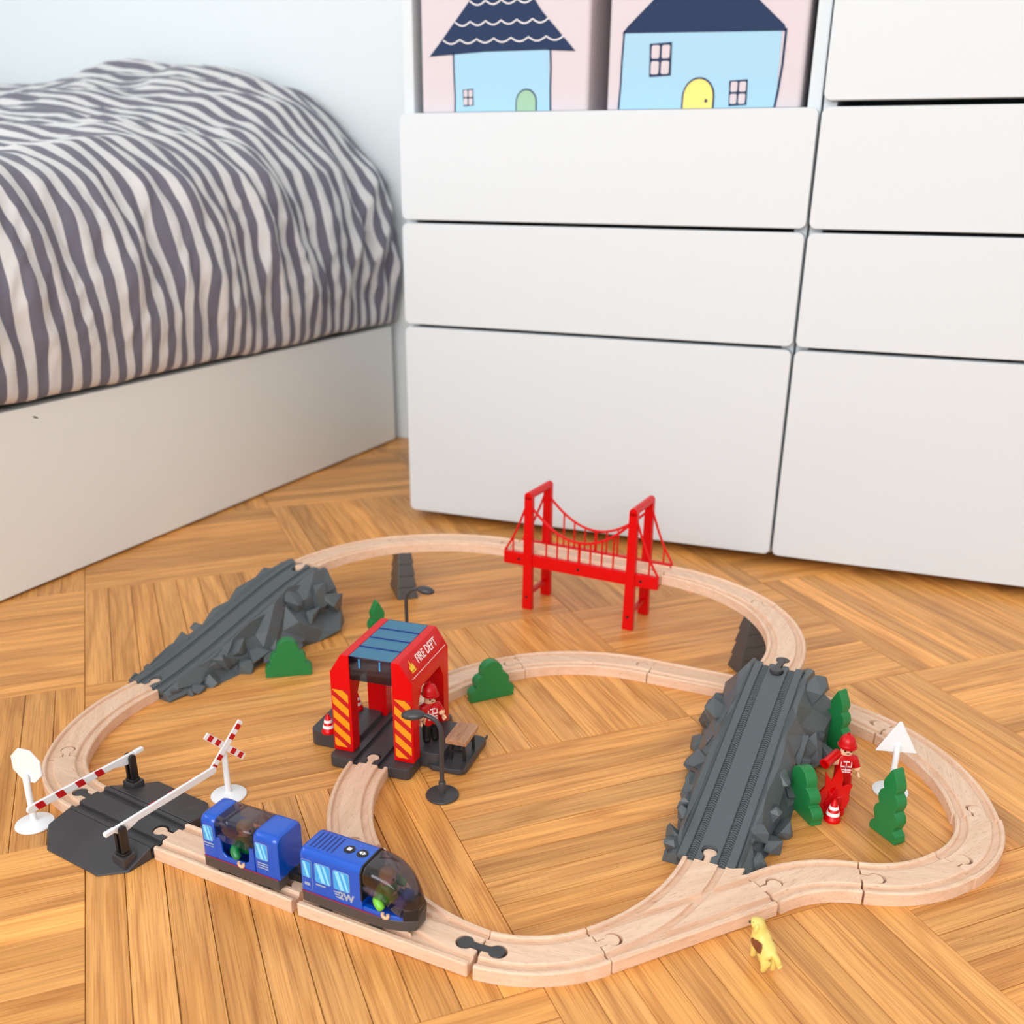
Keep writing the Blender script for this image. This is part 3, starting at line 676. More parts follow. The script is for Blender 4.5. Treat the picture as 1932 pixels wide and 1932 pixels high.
ramp('grey rocky ramp with herringbone grooves beside the firefighter and flame', 161.8, 678.6, 273.0, 913.4, 5, 'grey_plastic', 1, .030)

# ------------------------------------------------------------------ bridge piers
def pier(label, x, y, h):
    g = thing('bridge_pier', label, 'pier', (x/1000, y/1000, 0), R(h), 'stepped grey piers under the raised track'); n = 4; H = .0636
    for k in range(n):
        z0, z1 = H*k/n, H*(k+1)/n; a0 = .0145-.0011*k; b0 = .029-.0026*k; a1, b1 = a0-.0027, b0-.0042
        bm = B(); lo = [bm.verts.new((u*a0, w*b0, z0)) for u, w in ((-1,-1),(1,-1),(1,1),(-1,1))]; hi = [bm.verts.new((u*a1, w*b1, z1)) for u, w in ((-1,-1),(1,-1),(1,1),(-1,1))]
        bm.faces.new(lo[::-1]); bm.faces.new(hi)
        for i in range(4): bm.faces.new((lo[i], lo[(i+1) % 4], hi[(i+1) % 4], hi[i]))
        finish('block', bm, 'pier_plastic', g, bevel=.0012, seg=2)
pier('dark stepped pier between the dark ramp and the street lamp', -150.5, 1286.0, 197)
pier('dark stepped pier under the raised curve beside the rock ramp', 288.5, 1062.5, 107)

# ------------------------------------------------------------------ red suspension bridge
br = thing('suspension_bridge', 'red plastic suspension bridge with two towers standing before the cabinet', 'toy bridge', (.0980, .2255+1.0, 0), R(-26.8))
HLb, GY, TX_, TOPZ = .1075, .0265, .0715, .1610
for s in (-1, 1):
    finish('girder', box(B(), -HLb, HLb, s*GY-.0035 if s > 0 else s*GY-.0035, s*GY+.0035, .0600, .0770), 'red_plastic', br, bevel=.001)
    for x in (-.085, 0, .085):
        finish('bolt', prism(B(), circ(x, .0685, .0019, 10), s*(GY+.0030), s*(GY+.0040), 'y'), 'black_plastic', br)
    for x in (-TX_, TX_):
        bm = B(); prism(bm, [(x-.0070, 0), (x+.0070, 0), (x+.0062, .062), (x+.0055, TOPZ-.004), (x-.0055, TOPZ-.004), (x-.0062, .062)], s*(GY-.0022), s*(GY+.0062), 'y'); finish('tower_leg', bm, 'red_plastic', br, bevel=.0009)
        finish('bolt', prism(B(), circ(x, .018, .0018, 10), s*(GY+.0058), s*(GY+.0067), 'y'), 'black_plastic', br)
    cab = lambda x: .104 + (TOPZ-.016-.104)*(abs(x)/TX_)**2
    finish('main_cable', tube(B(), [(x, s*(GY+.001), cab(x)) for x in [(-TX_+.005)+(2*TX_-.010)*i/24 for i in range(25)]], .0017, 8), 'red_plastic', br)
    for i in range(7):
        x = -.0465+.0155*i; finish('hanger', tube(B(), [(x, s*(GY+.001), .0765), (x, s*(GY+.001), cab(x))], .0013 if i != 3 else .0021, 6), 'red_plastic', br)
    for e in (-1, 1):
        top, end = Vector((e*(TX_+.004), s*(GY+.001), TOPZ-.016)), Vector((e*(HLb-.001), s*(GY+.001), .0775))
        pts = [top.lerp(end, i/10) - Vector((0, 0, .006*math.sin(math.pi*i/10))) for i in range(11)]
        finish('side_cable', tube(B(), pts, .0016, 8), 'red_plastic', br)
        p = top.lerp(end, .62) - Vector((0, 0, .0056)); finish('hanger', tube(B(), [(p.x, p.y, .0765), p], .0013, 6), 'red_plastic', br)
for x in (-TX_, TX_):
    finish('tower_crossbar', tube(B(), [(x, -GY-.0062, TOPZ-.004), (x, GY+.0062, TOPZ-.004)], .0052, 16), 'red_plastic', br)
    finish('strut', box(B(), x-.003, x+.003, -GY, GY, .0185, .0235), 'red_plastic', br, bevel=.0006)
finish('deck', box(B(), -HLb+.002, HLb-.002, -GY, GY, .0605, .0638), 'red_plastic', br, smooth=0)

# ------------------------------------------------------------------ level crossing
xc = thing('level_crossing', 'dark grey level crossing plate between two red and white barriers', 'level crossing', (-.3335, .7347, 0), R(-31.32))
bm = B(); sweep(bm, gprof(.0205), [(-.0535, 0, 0), (0, 0, 0), (.0535, 0, 0)]); bed_ = finish('track_bed', bm, 'dark_plastic', xc, smooth=30); boolean(bed_, [slot(frame(.0535, 0, math.pi))]); peg(xc, frame(-.0535, 0, math.pi), 'dark_plastic')
for s in (-1, 1):
    e = .0615
    P = lambda u, w, z: (s*u*-1, s*w, z)          # point symmetric halves
    top = [(-.0535, .0208), (.0535, .0208)]; bm = B()
    pts = {k: bm.verts.new(P(*v)) for k, v in dict(a=(-.0535, .0208, .0119), b=(.0535, .0208, .0119), a0=(-.0535, .0208, 0), b0=(.0535, .0208, 0), c=(-.052, .043, .0085), d=(-.052, .046, 0), e=(-.031, .0595, .0018), e0=(-.031, .061, 0), f=(.034, .0595, .0018), f0=(.034, .061, 0), g=(.0505, .043, .0018), g0=(.0520, .044, 0), i=(-.026, .0275, .0112), j=(.028, .0275, .0112), k=(-.030, .045, .0060)).items()}
    for f in ('aijb', 'aci', 'cki', 'cek', 'ikej', 'jef', 'jfg', 'jgb', 'cdae', 'bgg0b0', ):
        pass
    F = lambda *n: bm.faces.new([pts[x] for x in n])
    F('a', 'c', 'i'); F('a', 'i', 'j', 'b'); F('c', 'k', 'i'); F('c', 'e', 'k'); F('i', 'k', 'e'); F('i', 'e', 'f', 'j'); F('j', 'f', 'g'); F('j', 'g', 'b')
    F('a', 'a0', 'd', 'c'); F('c', 'd', 'e0', 'e'); F('e', 'e0', 'f0', 'f'); F('f', 'f0', 'g0', 'g'); F('g', 'g0', 'b0', 'b'); F('a', 'b', 'b0', 'a0'); F('a0', 'b0', 'g0', 'f0', 'e0', 'd')
    finish('road_slope', bm, 'dark_plastic', xc, smooth=20, bevel=.0007, seg=1, bang=14)
    px, py = (.0415, -.0385) if s < 0 else (-.0415, .0385)
    bm = B(); box(bm, px-.0075, px+.0075, py-.0065, py+.0065, .002, .0125); finish('post_socket', bm, 'dark_plastic', xc, bevel=.0012)
    bm = B(); prism(bm, rrect(px-.0058, px+.0058, py-.0048, py+.0048, .0025, 3), .0125, .0150); finish('post_collar', bm, 'black_plastic', xc, bevel=.0008)
    for dx in (-.0030, .0030):
        bm = B(); prism(bm, [(py-.0034, .015), (py+.0034, .015), (py+.0034, .0365)] + [(py+.0034*math.cos(math.pi*i/8), .0365+.0034*math.sin(math.pi*i/8)) for i in range(1, 8)] + [(py-.0034, .0365)], px+dx-.0016, px+dx+.0016, 'x'); finish('barrier_post', bm, 'black_plastic', xc, bevel=.0006)
    # barrier arm: along local y, pivot at the post
    d = 1 if s < 0 else -1
    Y = lambda v: py + d*v
    prof_ = [(-.0130, .0365), (-.0125, .0405), (.100, .0420)] + [(.100+.0038*math.sin(math.pi*i/8), .0382+.0038*math.cos(math.pi*i/8)) for i in range(1, 8)] + [(.100, .0344), (.018, .0343), (.010, .0318), (.004, .0308), (-.003, .0335), (-.006, .0362)]
    bm = B(); prism(bm, [(Y(a), b) for a, b in prof_], px-.0013, px+.0013, 'x'); arm = finish('barrier_arm', bm, 'white_plastic', xc, bevel=.0006, seg=1)
    bm = B(); box(bm, px-.0021, px+.0021, min(Y(-.0145), Y(-.005)), max(Y(-.0145), Y(-.005)), .0368, .0405); finish('counterweight', bm, 'white_plastic', arm, bevel=.0006)
    for k in range(4):
        v = .028 + k*.0195; q = [(Y(v), .0347), (Y(v+.0075), .0347), (Y(v+.0105), .0414), (Y(v+.003), .0414)]
        fx = px - .0013*d
        bm = B(); prism(bm, q, fx, fx-.0003*d, 'x'); finish('red_band', bm, 'red_print', arm, smooth=0)

# ------------------------------------------------------------------ signs
def sign(label, x, y, build, pole_top, rz):
    g = thing('toy_road_sign', label, 'road sign', (x/1000, y/1000, 0), rz)
    finish('base', lathe(B(), [(0, 0), (.0158, 0), (.0164, .0008), (.0160, .0018), (.0120, .0030), (.0040, .0042), (.0034, .0050), (0, .0050)], 32), 'white_plastic', g)
    finish('pole', lathe(B(), [(.0029, .0045), (.0026, pole_top-.001), (.0018, pole_top), (0, pole_top)], 16), 'white_plastic', g)
    build(g); return g
def octa(g):
    bm = B(); prism(bm, [(.0172*math.cos(R(22.5+45*i)), .058+.0172*math.sin(R(22.5+45*i))) for i in range(8)], -.0046, -.0026, 'y'); finish('sign_plate', bm, 'white_plastic', g, bevel=.0004, seg=1)
sign('blank octagonal white toy sign by the level crossing', -418.4, 736.1, octa, .050, R(-20)+math.pi)
def cross(g):
    for k, a in enumerate((46, -46)):
        m_ = Matrix.Translation((0, -.0028-.0004*k, .0535)) @ Matrix.Rotation(R(a), 4, 'Y')
        arm = finish('cross_arm', box(B(), -.0265, .0265, -.0009, .0009, -.0032, .0032, m_), 'white_plastic', g, bevel=.0005, seg=1)
        for u in (-.0205, -.0105, .0105, .0205): finish('red_square', box(B(), u-.0026, u+.0026, -.0013, -.0009, -.0027, .0027, m_), 'red_print', arm, smooth=0)
sign('white railway crossbuck sign with red squares behind the barriers', -260.0, 783.5, cross, .053, R(50))
def tri(g):
    bm = B(); prism(bm, [(-.0186, .0410), (.0186, .0410), (.0012, .0728), (-.0012, .0728)], .0026, .0044, 'y'); finish('sign_plate', bm, 'white_plastic', g, bevel=.0005, seg=1)
sign('blank triangular white toy sign beside a conifer', 358.3, 801.9, tri, .0495, R(-8))

# ------------------------------------------------------------------ street lamps
def lamp(label, x, y, rz):
    g = thing('toy_street_lamp', label, 'toy lamp', (x/1000, y/1000, 0), rz)
    finish('base', lathe(B(), [(0, 0), (.0150, 0), (.0156, .0008), (.0150, .0022), (.0060, .0036), (.0034, .0042), (0, .0042)], 32), 'dark_plastic', g)
    finish('collar', lathe(B(), [(.0036, .003), (.0034, .0150), (.0028, .0158), (0, .0158)], 16), 'dark_plastic', g)
    arc = [(0, 0, .0155), (0, 0, .040), (0, 0, .066)] + [(.0150*(1-math.cos(R(a))), 0, .066+.0170*math.sin(R(a))) for a in range(10, 90, 12)] + [(.0150, 0, .0835), (.0185, 0, .0838)]
    finish('pole', tube(B(), arc, [.0022]*3+[.0021]*(len(arc)-3), 12), 'dark_plastic', g)
    bm = B(); ball(bm, (.0255, 0, .0830), .0112, .0068, .0046, 20, Matrix.Rotation(R(6), 3, 'Y')); finish('lamp_head', bm, 'dark_plastic', g, smooth=80)
lamp('dark toy street lamp on a round foot before the fire station', -62.7, 787.1, R(172))
lamp('dark toy street lamp standing behind the fire station', -126.0, 1096.0, R(-18))

# ------------------------------------------------------------------ wooden trees
def silhouette_tree(name, label, x, y, h, pts, cat, group, th=.0115):
    bm = B(); prism(bm, pts, -th/2, th/2, 'y'); o = finish(name, bm, 'tree_green', bevel=.0010, seg=2, bang=50, smooth=32)
    o.location = (x/1000, y/1000, 0); o.rotation_euler = (0, 0, R(h)); return tag(o, label, cat, group)
def cloud():
    lobes = [(.0185, .0080, .0080), (.0118, .0215, .0085), (0, .0330, .0125), (-.0118, .0215, .0085), (-.0185, .0080, .0080)]
    pts = [(-.0255, .0006), (.0255, .0006)]; N = 160
    out = []
    for i in range(N+1):
        a = math.pi*i/N - 0; best = 0
        d = Vector((math.cos(a), math.sin(a))); o0 = Vector((0, .004))
        for cx, cz, r in lobes:
            c = Vector((cx, cz)) - o0; b = c.dot(d); q = r*r - (c.length_squared - b*b)
            if q > 0: best = max(best, b+math.sqrt(q))
        if best > 0: p = o0 + d*best; out.append((p.x, max(p.y, .0006)))
    return [(.0262, 0)] + [p for k, p in enumerate(out) if k % 2 == 0 and p[1] > .002] + [(-.0262, 0)]
CL = cloud()
silhouette_tree('toy_bush', 'flat green cloud-shaped toy bush in front of the dark ramp', -256.2, 1030.5, 11.5, CL, 'toy tree', 'flat green wooden bushes')
silhouette_tree('toy_bush', 'flat green cloud-shaped toy bush behind the fire station bench', -22.5, 981.0, 26, CL, 'toy tree', 'flat green wooden bushes')
silhouette_tree('toy_bush', 'flat green cloud-shaped toy bush between rock ramp and flame', 265.5, 771.0, 107, CL, 'toy tree', 'flat green wooden bushes')
def conif():
    r = [(.0155, 0), (.0162, .003), (.0150, .008), (.0110, .0115), (.0128, .016), (.0142, .020), (.0128, .0255), (.0092, .0290), (.0108, .033), (.0116, .037), (.0100, .0425), (.0066, .0455), (.0078, .049), (.0080, .053), (.0052, .059), (.0009, .0675)]
    return r + [(-a, b) for a, b in r[::-1]]
CF = conif()
silhouette_tree('toy_conifer', 'flat dark green toy conifer behind the red firefighter', 327.5, 877.5, 122, CF, 'toy tree', 'flat green wooden conifers')
silhouette_tree('toy_conifer', 'flat green toy conifer in front of the triangle sign', 331.5, 734.0, 114, CF, 'toy tree', 'flat green wooden conifers')
silhouette_tree('toy_conifer', 'flat green toy conifer showing its tip over the fire station', -161.0, 1092.0, 28, CF, 'toy tree', 'flat green wooden conifers')

# ------------------------------------------------------------------ cones
def cone(label, x, y, z, s=1.0):
    g = thing('traffic_cone', label, 'traffic cone', (x/1000, y/1000, z), 0, 'red and white toy traffic cones')
    f = lambda t: (.0068-.0044*t)*s
    finish('body', lathe(B(), [(0, 0), (.0074*s, 0), (.0076*s, .0012*s), (.0070*s, .0034*s), (f(.12), .004*s), (f(.95), .0185*s), (.0017*s, .0200*s), (.0012*s, .0212*s), (0, .0215*s)], 24), 'red_plastic', g)
    for z0, z1 in ((.0062, .0092), (.0122, .0150)):
        r0, r1 = f((z0-.004)/.0145*.83+.12)+.0003*s, f((z1-.004)/.0145*.83+.12)+.0003*s
        finish('white_band', lathe(B(), [(r0-.0006, z0*s), (r0, z0*s), (r1, z1*s), (r1-.0006, z1*s)], 24), 'white_print', g)
cone('red and white toy cone standing before the red flame', 290.0, 755.5, 0, 1.0)
ST = Matrix.Translation((-.1180, .8774, 0)) @ Matrix.Rotation(R(252), 4, 'Z')
def stp(x, y): v = ST @ Vector((x/1000, y/1000, 0)); return v.x*1000, v.y*1000
cone('red and white toy cone beside a striped pillar of the fire station', *stp(25.0, -59.0), .0171, .95)
cone('red and white toy cone behind the striped pillar of the fire station', *stp(-27.0, -54.0), .0171, .95)

# ------------------------------------------------------------------ flame
fl = thing('toy_flame', 'translucent red plastic toy flame beside the firefighter', 'toy flame', (.2925, .7670, 0), R(-14))
fo = [(-.0105, .0045), (-.0140, .0120), (-.0128, .0200), (-.0085, .0270), (-.0098, .0420), (-.0040, .0330), (.0022, .0490), (.0058, .0380), (.0062, .0285), (.0100, .0310), (.0148, .0318), (.0128, .0240), (.0138, .0160), (.0120, .0080), (.0085, .0035)]
def smoothpoly(p, n=4):
    out = []
    for i in range(len(p)):
        p0, p1, p2, p3 = p[i-1], p[i], p[(i+1) % len(p)], p[(i+2) % len(p)]
        for k in range(n):
            t = k/n; out.append(tuple(.5*(2*p1[c]+(p2[c]-p0[c])*t*.7+(2*p0[c]*.7-(5-.9)*p1[c]+(4-.6)*p2[c]-.7*p3[c])*t*t*1.0+(-.7*p0[c]+(3-.9)*p1[c]-(3-.9)*p2[c]+.7*p3[c])*t**3) for c in (0, 1)))
    return out
finish('flame_plate', prism(B(), fo, -.0014, .0014, 'y'), 'flame_plastic', fl, bevel=.0006, seg=2, bang=50)
finish('flame_core', prism(B(), [(x*.55, .0035+(z-.0035)*.55) for x, z in fo], -.0022, .0022, 'y'), 'red_suit', fl, bevel=.0005, seg=1)
finish('foot', prism(B(), [(.0112*math.cos(2*math.pi*i/24), .0075*math.sin(2*math.pi*i/24)) for i in range(24)], 0, .0046), 'red_plastic', fl, bevel=.0008)

# ------------------------------------------------------------------ toy firefighters
def figure(name, label, x, y, z, rz, larm, rarm, legmat, tilt=0, prints=True):
    """standing toy firefighter; one continuous body with helmet and trimmings as children; faces local -y"""
    k = .001
    V = [(0, 0, 23), (0, 0, 30), (0, 0, 37.5), (0, 0, 43), (0, -.3, 50), (4.2, 0, 18), (4.4, -.4, 9), (4.6, -1.2, 2.6), (4.6, -4.2, 2.0), (-4.2, 0, 18), (-4.4, -.4, 9), (-4.6, -1.2, 2.6), (-4.6, -4.2, 2.0), (8.2, 0, 38.5), *larm, (-8.2, 0, 38.5), *rarm]
    E_ = [(0, 1), (1, 2), (2, 3), (3, 4), (0, 5), (5, 6), (6, 7), (7, 8), (0, 9), (9, 10), (10, 11), (11, 12), (2, 13), (13, 14), (14, 15), (2, 16), (16, 17), (17, 18)]
    rad = [(7.6, 6.0), (7.8, 6.0), (7.8, 6.2), 4.4, 7.8, 5.0, 4.6, 4.2, 3.8, 5.0, 4.6, 4.2, 3.8, 4.6, 4.2, 3.2, 4.6, 4.2, 3.2]
    bm = skin([tuple(c*k for c in v) for v in V], E_, [tuple(c*k for c in r) if isinstance(r, tuple) else r*k for r in rad])
    hands = [Vector(larm[-1])*k, Vector(rarm[-1])*k]
    for hd, el in ((hands[0], Vector(larm[0])*k), (hands[1], Vector(rarm[0])*k)):      # clip hands: a ring open at the front
        d = (hd-el).normalized(); side = d.cross(Vector((1, 0, 0))).normalized(); c = hd + d*.0030
        tube(bm, [c + .0026*(math.cos(R(a))*d + math.sin(R(a))*side) for a in range(60, 301, 24)], .0012, 8)
    o = finish(name, bm, [legmat[0], 'skin', legmat[1]], smooth=60)
    for f in o.data.polygons:
        c = f.center; h = min((c-hands[0]).length, (c-hands[1]).length)
        f.material_index = 1 if (c.z > .0440 or h < .0058) else (2 if c.z < legmat[2] else 0)
    bm = B(); lathe(bm, [(.0088, .0530), (.0084, .0528), (.0076, .0545), (.0075, .0560), (.0066, .0595), (.0046, .0622), (.0020, .0634), (.0013, .0636), (.0012, .0655), (0, .0658)], 24)
    finish('helmet', bm, 'red_suit', o, smooth=50)
    bm = B(); prism(bm, [(.0088*math.cos(R(a)), .0088*math.sin(R(a))*1.25) for a in range(190, 351, 10)], .0524, .0534); finish('helmet_brim', bm, 'red_suit', o)
    for s in (-1, 1):
        bm = B(); ball(bm, (s*.0026, -.0064, .0497), .0011, .0006, .0014, 8); finish('eye', bm, 'black_plastic', o)
    bm = B(); ball(bm, (0, -.0066, .0470), .0017, .0005, .0005, 8); finish('mouth', bm, 'black_plastic', o)
    if prints:
        yy = -.0066
        for x0, x1, z0, z1 in ((-.0048, -.0044, .0335, .0380), (.0044, .0048, .0335, .0380), (-.0048, .0048, .0300, .0304), (-.0048, .0048, .0275, .0279), (-.0002, .0002, .0275, .0375), (-.0048, -.0012, .0332, .0336), (.0012, .0048, .0332, .0336), (-.0028, .0028, .0384, .0388)):
            finish('printed_trim', box(B(), x0, x1, yy-.0006, yy+.0012, z0, z1), 'white_print', o, smooth=0)
    o.location = (x/1000, y/1000, z); o.rotation_euler = (tilt, 0, rz)
    return tag(o, label, 'toy figure', 'toy firefighter figures')
figure('toy_figure', 'red-suited toy firefighter figure aiming a nozzle behind the flame', 309.5, 797.0, .0001, R(-6), [(10.6, -.8, 32), (11.8, -3.4, 26.5)], [(-11.0, -1.0, 34.5), (-12.0, -4.0, 37.0)], ('red_suit', 'red_suit', -1))
hz = finish('toy_hose_nozzle', lathe(B(), [(0, -.0115), (.0042, -.0115), (.0046, -.0105), (.0044, .0100), (.0049, .0112), (.0036, .0115), (.0033, .0050), (0, .0050)], 20, Matrix.Translation((.2945, .7915, .0415)) @ (Vector((-.72, -.66, -.12)).to_track_quat('Z', 'Y').to_matrix().to_4x4())), 'red_plastic')
tag(hz, 'short red hose nozzle held up by the firefighter at the flame', 'toy hose')
fx, fy = stp(8.0, 44.0)
figure('toy_figure', 'red-helmeted toy firefighter with black trousers inside the fire station', fx, fy, .0172, R(30), [(10.8, -1.5, 32.5), (11.5, -5.5, 28.5)], [(-10.8, -1.0, 32), (-12.0, -3.5, 26.5)], ('red_suit', 'black_plastic', .021))

# ------------------------------------------------------------------ fire station
fs_ = thing('fire_station', 'red toy fire station with striped pillars and blue glass roof', 'toy building', (-.1180, .8774, 0), R(252))
bm = B(); prism(bm, rrect(-.058, .0575, -.0425, .0425, .006, 4), 0, .0120); o = finish('track_base', bm, 'dark_plastic', fs_, bevel=.0015, bang=60, smooth=32)
gr = [rawobj(box(B(), -.07, .07, s*.013-.0033, s*.013+.0033, .0086, .02)) for s in (-1, 1)]
boolean(o, gr + [slot(frame(.0575, 0, math.pi)), slot(frame(-.058, 0, 0))])
for y0, y1, x0, x1, zz in ((-.0800, -.0255, -.034, .0275, .0170), (.0255, .0640, -.036, .0290, .0170), (.0480, .0890, -.036, .0330, .0062)):
    bm = B(); prism(bm, rrect(x0, x1, y0, y1, .009, 5), .0001, zz); finish('platform', bm, 'dark_plastic', fs_, bevel=.0015, bang=60, smooth=32)
bm = B(); box(bm, -.036, .033, .0868, .0885, .005, .0085); finish('tray_lip', bm, 'dark_plastic', fs_, bevel=.0006)
for s in (-1, 1):
    prf = [(s*.0215, .0121), (s*.0425, .0121), (s*.0425, .0970), (s*.0300, .1170), (s*.0215, .1170)]
    bm = B(); prism(bm, prf, -.0455, .0455, 'x'); side = finish('side_arch', bm, 'red_plastic', fs_, bevel=.0012, seg=2, smooth=32)
    cut = B(); prism(cut, [(-.0315, .010), (.0315, .010), (.0315, .070), (.0225, .0850), (-.0225, .0850), (-.0315, .070)], -.1 if s < 0 else 0, 0 if s < 0 else .1, 'y')
    cut2 = B(); prism(cut2, [(s*.0190, .0880), (s*.0330, .0880), (s*.0330, .0955), (s*.0270, .1085), (s*.0190, .1085)], -.0400, .0400, 'x')
    boolean(side, [rawobj(cut), rawobj(cut2)])
    # hazard stripes on the front posts
    dec = flat('hazard_label', 'red_print', side, [(s*.0235, .0165), (s*.0410, .0165), (s*.0410, .0800), (s*.0235, .0800)], lambda u, v, d: (.0456+d, u, v), .0002)
    xa, xb = (.0240, .0405)
    ya, yb = (s*.0240, s*.0405) if s > 0 else (-.0405, -.0240)
    def clipz(p, lo, hi):
        out = []
        for i in range(len(p)):
            a, b = p[i], p[(i+1) % len(p)]
            for f, sg in ((lo, 1), (hi, -1)): pass
            out.append(a)
        return out
    for k in range(6):
        z0 = .0060 + k*.0150; h_ = .0085; q = []
        sl = .0130
        raw = [(ya, z0+sl), (yb, z0), (yb, z0+h_), (ya, z0+h_+sl)]
        # clip to the label's height
        def clip(poly, zc, keep_above):
            out = []
            for i in range(len(poly)):
                a, b = poly[i], poly[(i+1) % len(poly)]; ia = (a[1] >= zc) == keep_above; ib = (b[1] >= zc) == keep_above
                if ia: out.append(a)
                if ia != ib: t = (zc-a[1])/(b[1]-a[1]); out.append((a[0]+t*(b[0]-a[0]), zc))
            return out
        q = clip(clip(raw, .0172, True), .0792, False)
        if len(q) > 2: flat('orange_stripe', 'orange_print', side, q, lambda u, v, d: (.0459+d, u, v), .0002)
    # lettering on the sloping shoulder
    if s > 0:
        e_x = Vector((-1, 0, 0)); e_y = Vector((0, -.0125, .0200)).normalized(); e_z = e_x.cross(e_y); c0 = Vector((0, .03625, .1070)) + e_z*.0003
        plc = lambda u, v, d: c0 + e_x*u + e_y*v + e_z*d
        mtx = Matrix((e_x, e_y, e_z)).transposed().to_4x4(); mtx.translation = c0 + e_x*.0060 + e_y*.0018
        text_mesh('lettering', 'FIRE DEPT', 'white_print', side, .0130, mtx, .00015, .80)
        for k in range(24):
            u = -.0400+k*.0034; flat('dash', 'white_print', side, [(u, -.0090), (u+.0018, -.0090), (u+.0018, -.0082), (u, -.0082)], plc, .0002)
        for pts in ([(-.0350, -.0045), (-.0250, -.0045), (-.0250, -.0035), (-.0350, -.0035)], [(-.0345, -.0028), (-.0352, .0010), (-.0330, .0030), (-.0325, -.0005), (-.0305, .0075), (-.0290, .0010), (-.0275, .0040), (-.0258, .0000), (-.0262, -.0028)]):
            flat('flame_emblem', 'yellow_print', side, pts, plc, .0002)
for k in range(4):
    x0 = -.0440+k*.0220; bm = B(); box(bm, x0+.0004, x0+.0216, -.0213, .0213, .1150, .1166); pn = finish('roof_pane', bm, 'roof_plastic', fs_, smooth=0)
    if k: finish('glazing_bar', box(B(), x0-.0006, x0+.0006, -.0213, .0213, .1148, .1174), 'blue_dark', fs_, smooth=0)
for e in (-1, 1):
    bm = B(); box(bm, min(e*.0438, e*.0450), max(e*.0438, e*.0450), -.0213, .0213, .0920, .1166); finish('visor', bm, 'blue_glass', fs_, smooth=0)
    for y in (-.0105, .0105): finish('visor_clip', box(B(), min(e*.0450, e*.0460), max(e*.0450, e*.0460), y-.0006, y+.0006, .1060, .1150), 'sky_sticker', fs_, smooth=0)
# bench on the tray
bx, by = stp(3.6, 75.5)
bn = thing('toy_bench', 'small wooden bench on black legs beside the fire station', 'bench', (bx/1000, by/1000, .0063), R(252))
finish('seat', box(B(), -.0180, .0180, -.0108, .0108, .0195, .0250), 'bench_wood', bn, bevel=.0008)
for sx in (-1, 1):
    for sy in (-1, 1): finish('leg', box(B(), sx*.0125-.0013, sx*.0125+.0013, sy*.0070-.0013, sy*.0070+.0013, 0, .0196), 'black_plastic', bn, smooth=0)
    finish('crosspiece', box(B(), sx*.0125-.0010, sx*.0125+.0010, -.0070, .0070, .0085, .0105), 'black_plastic', bn, smooth=0)

# ------------------------------------------------------------------ blue train
TRH = R(-25.6); TO = Vector((-.1526, .6372, 0)); TXv = Vector((math.cos(TRH), math.sin(TRH), 0))
def section(w, z0, zt, rc, n=6):
    """half-round-shouldered body section, from lower left over the top to lower right"""
    r = [(-w, z0)] + [(-w+rc-rc*math.cos(R(90*i/n)), zt-rc+rc*math.sin(R(90*i/n))) for i in range(n+1)]
    return r + [(-y, z) for y, z in r[::-1]]
def loft(bm, stations, closed=True, cap=True):
    rings = [[bm.verts.new((x, y, z)) for y, z in sec] for x, sec in stations]; n = len(rings[0])
    for a, b in zip(rings, rings[1:]):
        for k in range(n if closed else n-1): bm.faces.new((a[k], b[k], b[(k+1) % n], a[(k+1) % n]))
    if cap: bm.faces.new(rings[0]); bm.faces.new(rings[-1][::-1])
    return bm
def wheels(g, xs):
    for x in xs:
        for s in (-1, 1):
            m_ = Matrix.Translation((x, s*.0130, .0144)) @ Matrix.Rotation(R(90), 4, 'X')
            finish('wheel', lathe(B(), [(0, -.0022), (.0050, -.0022), (.0055, -.0017), (.0055, .0017), (.0050, .0022), (0, .0022)], 20, m_), 'black_plastic', g)
def side_decal(g, nm, m, pts, s, lay=0): return flat(nm, m, g, pts, lambda u, v, d: (u, s*(.01602+.0002*lay+d), v), .0002)
def stickers(g, s, wins):
    for x0, x1, z0, z1 in wins:
        p = side_decal(g, 'window_label', 'grey_print', rrect(x0-.0004, x1+.0004, z0-.0004, z1+.0004, .0018, 3), s)
        side_decal(g, 'window_label', 'sky_sticker', rrect(x0, x1, z0, z1, .0016, 3), s, 1); w, h = x1-x0, z1-z0
        for a, b in ((.08, .34), (.50, .66)):
            side_decal(g, 'window_glint', 'sky_sticker_light', [(x0+w*a, z1-.0004), (x0+w*b, z1-.0004), (min(x1-.0004, x0+w*(b+.34)), z0+.0006), (min(x1-.0006, x0+w*(a+.34)), z0+.0006)], s, 2)
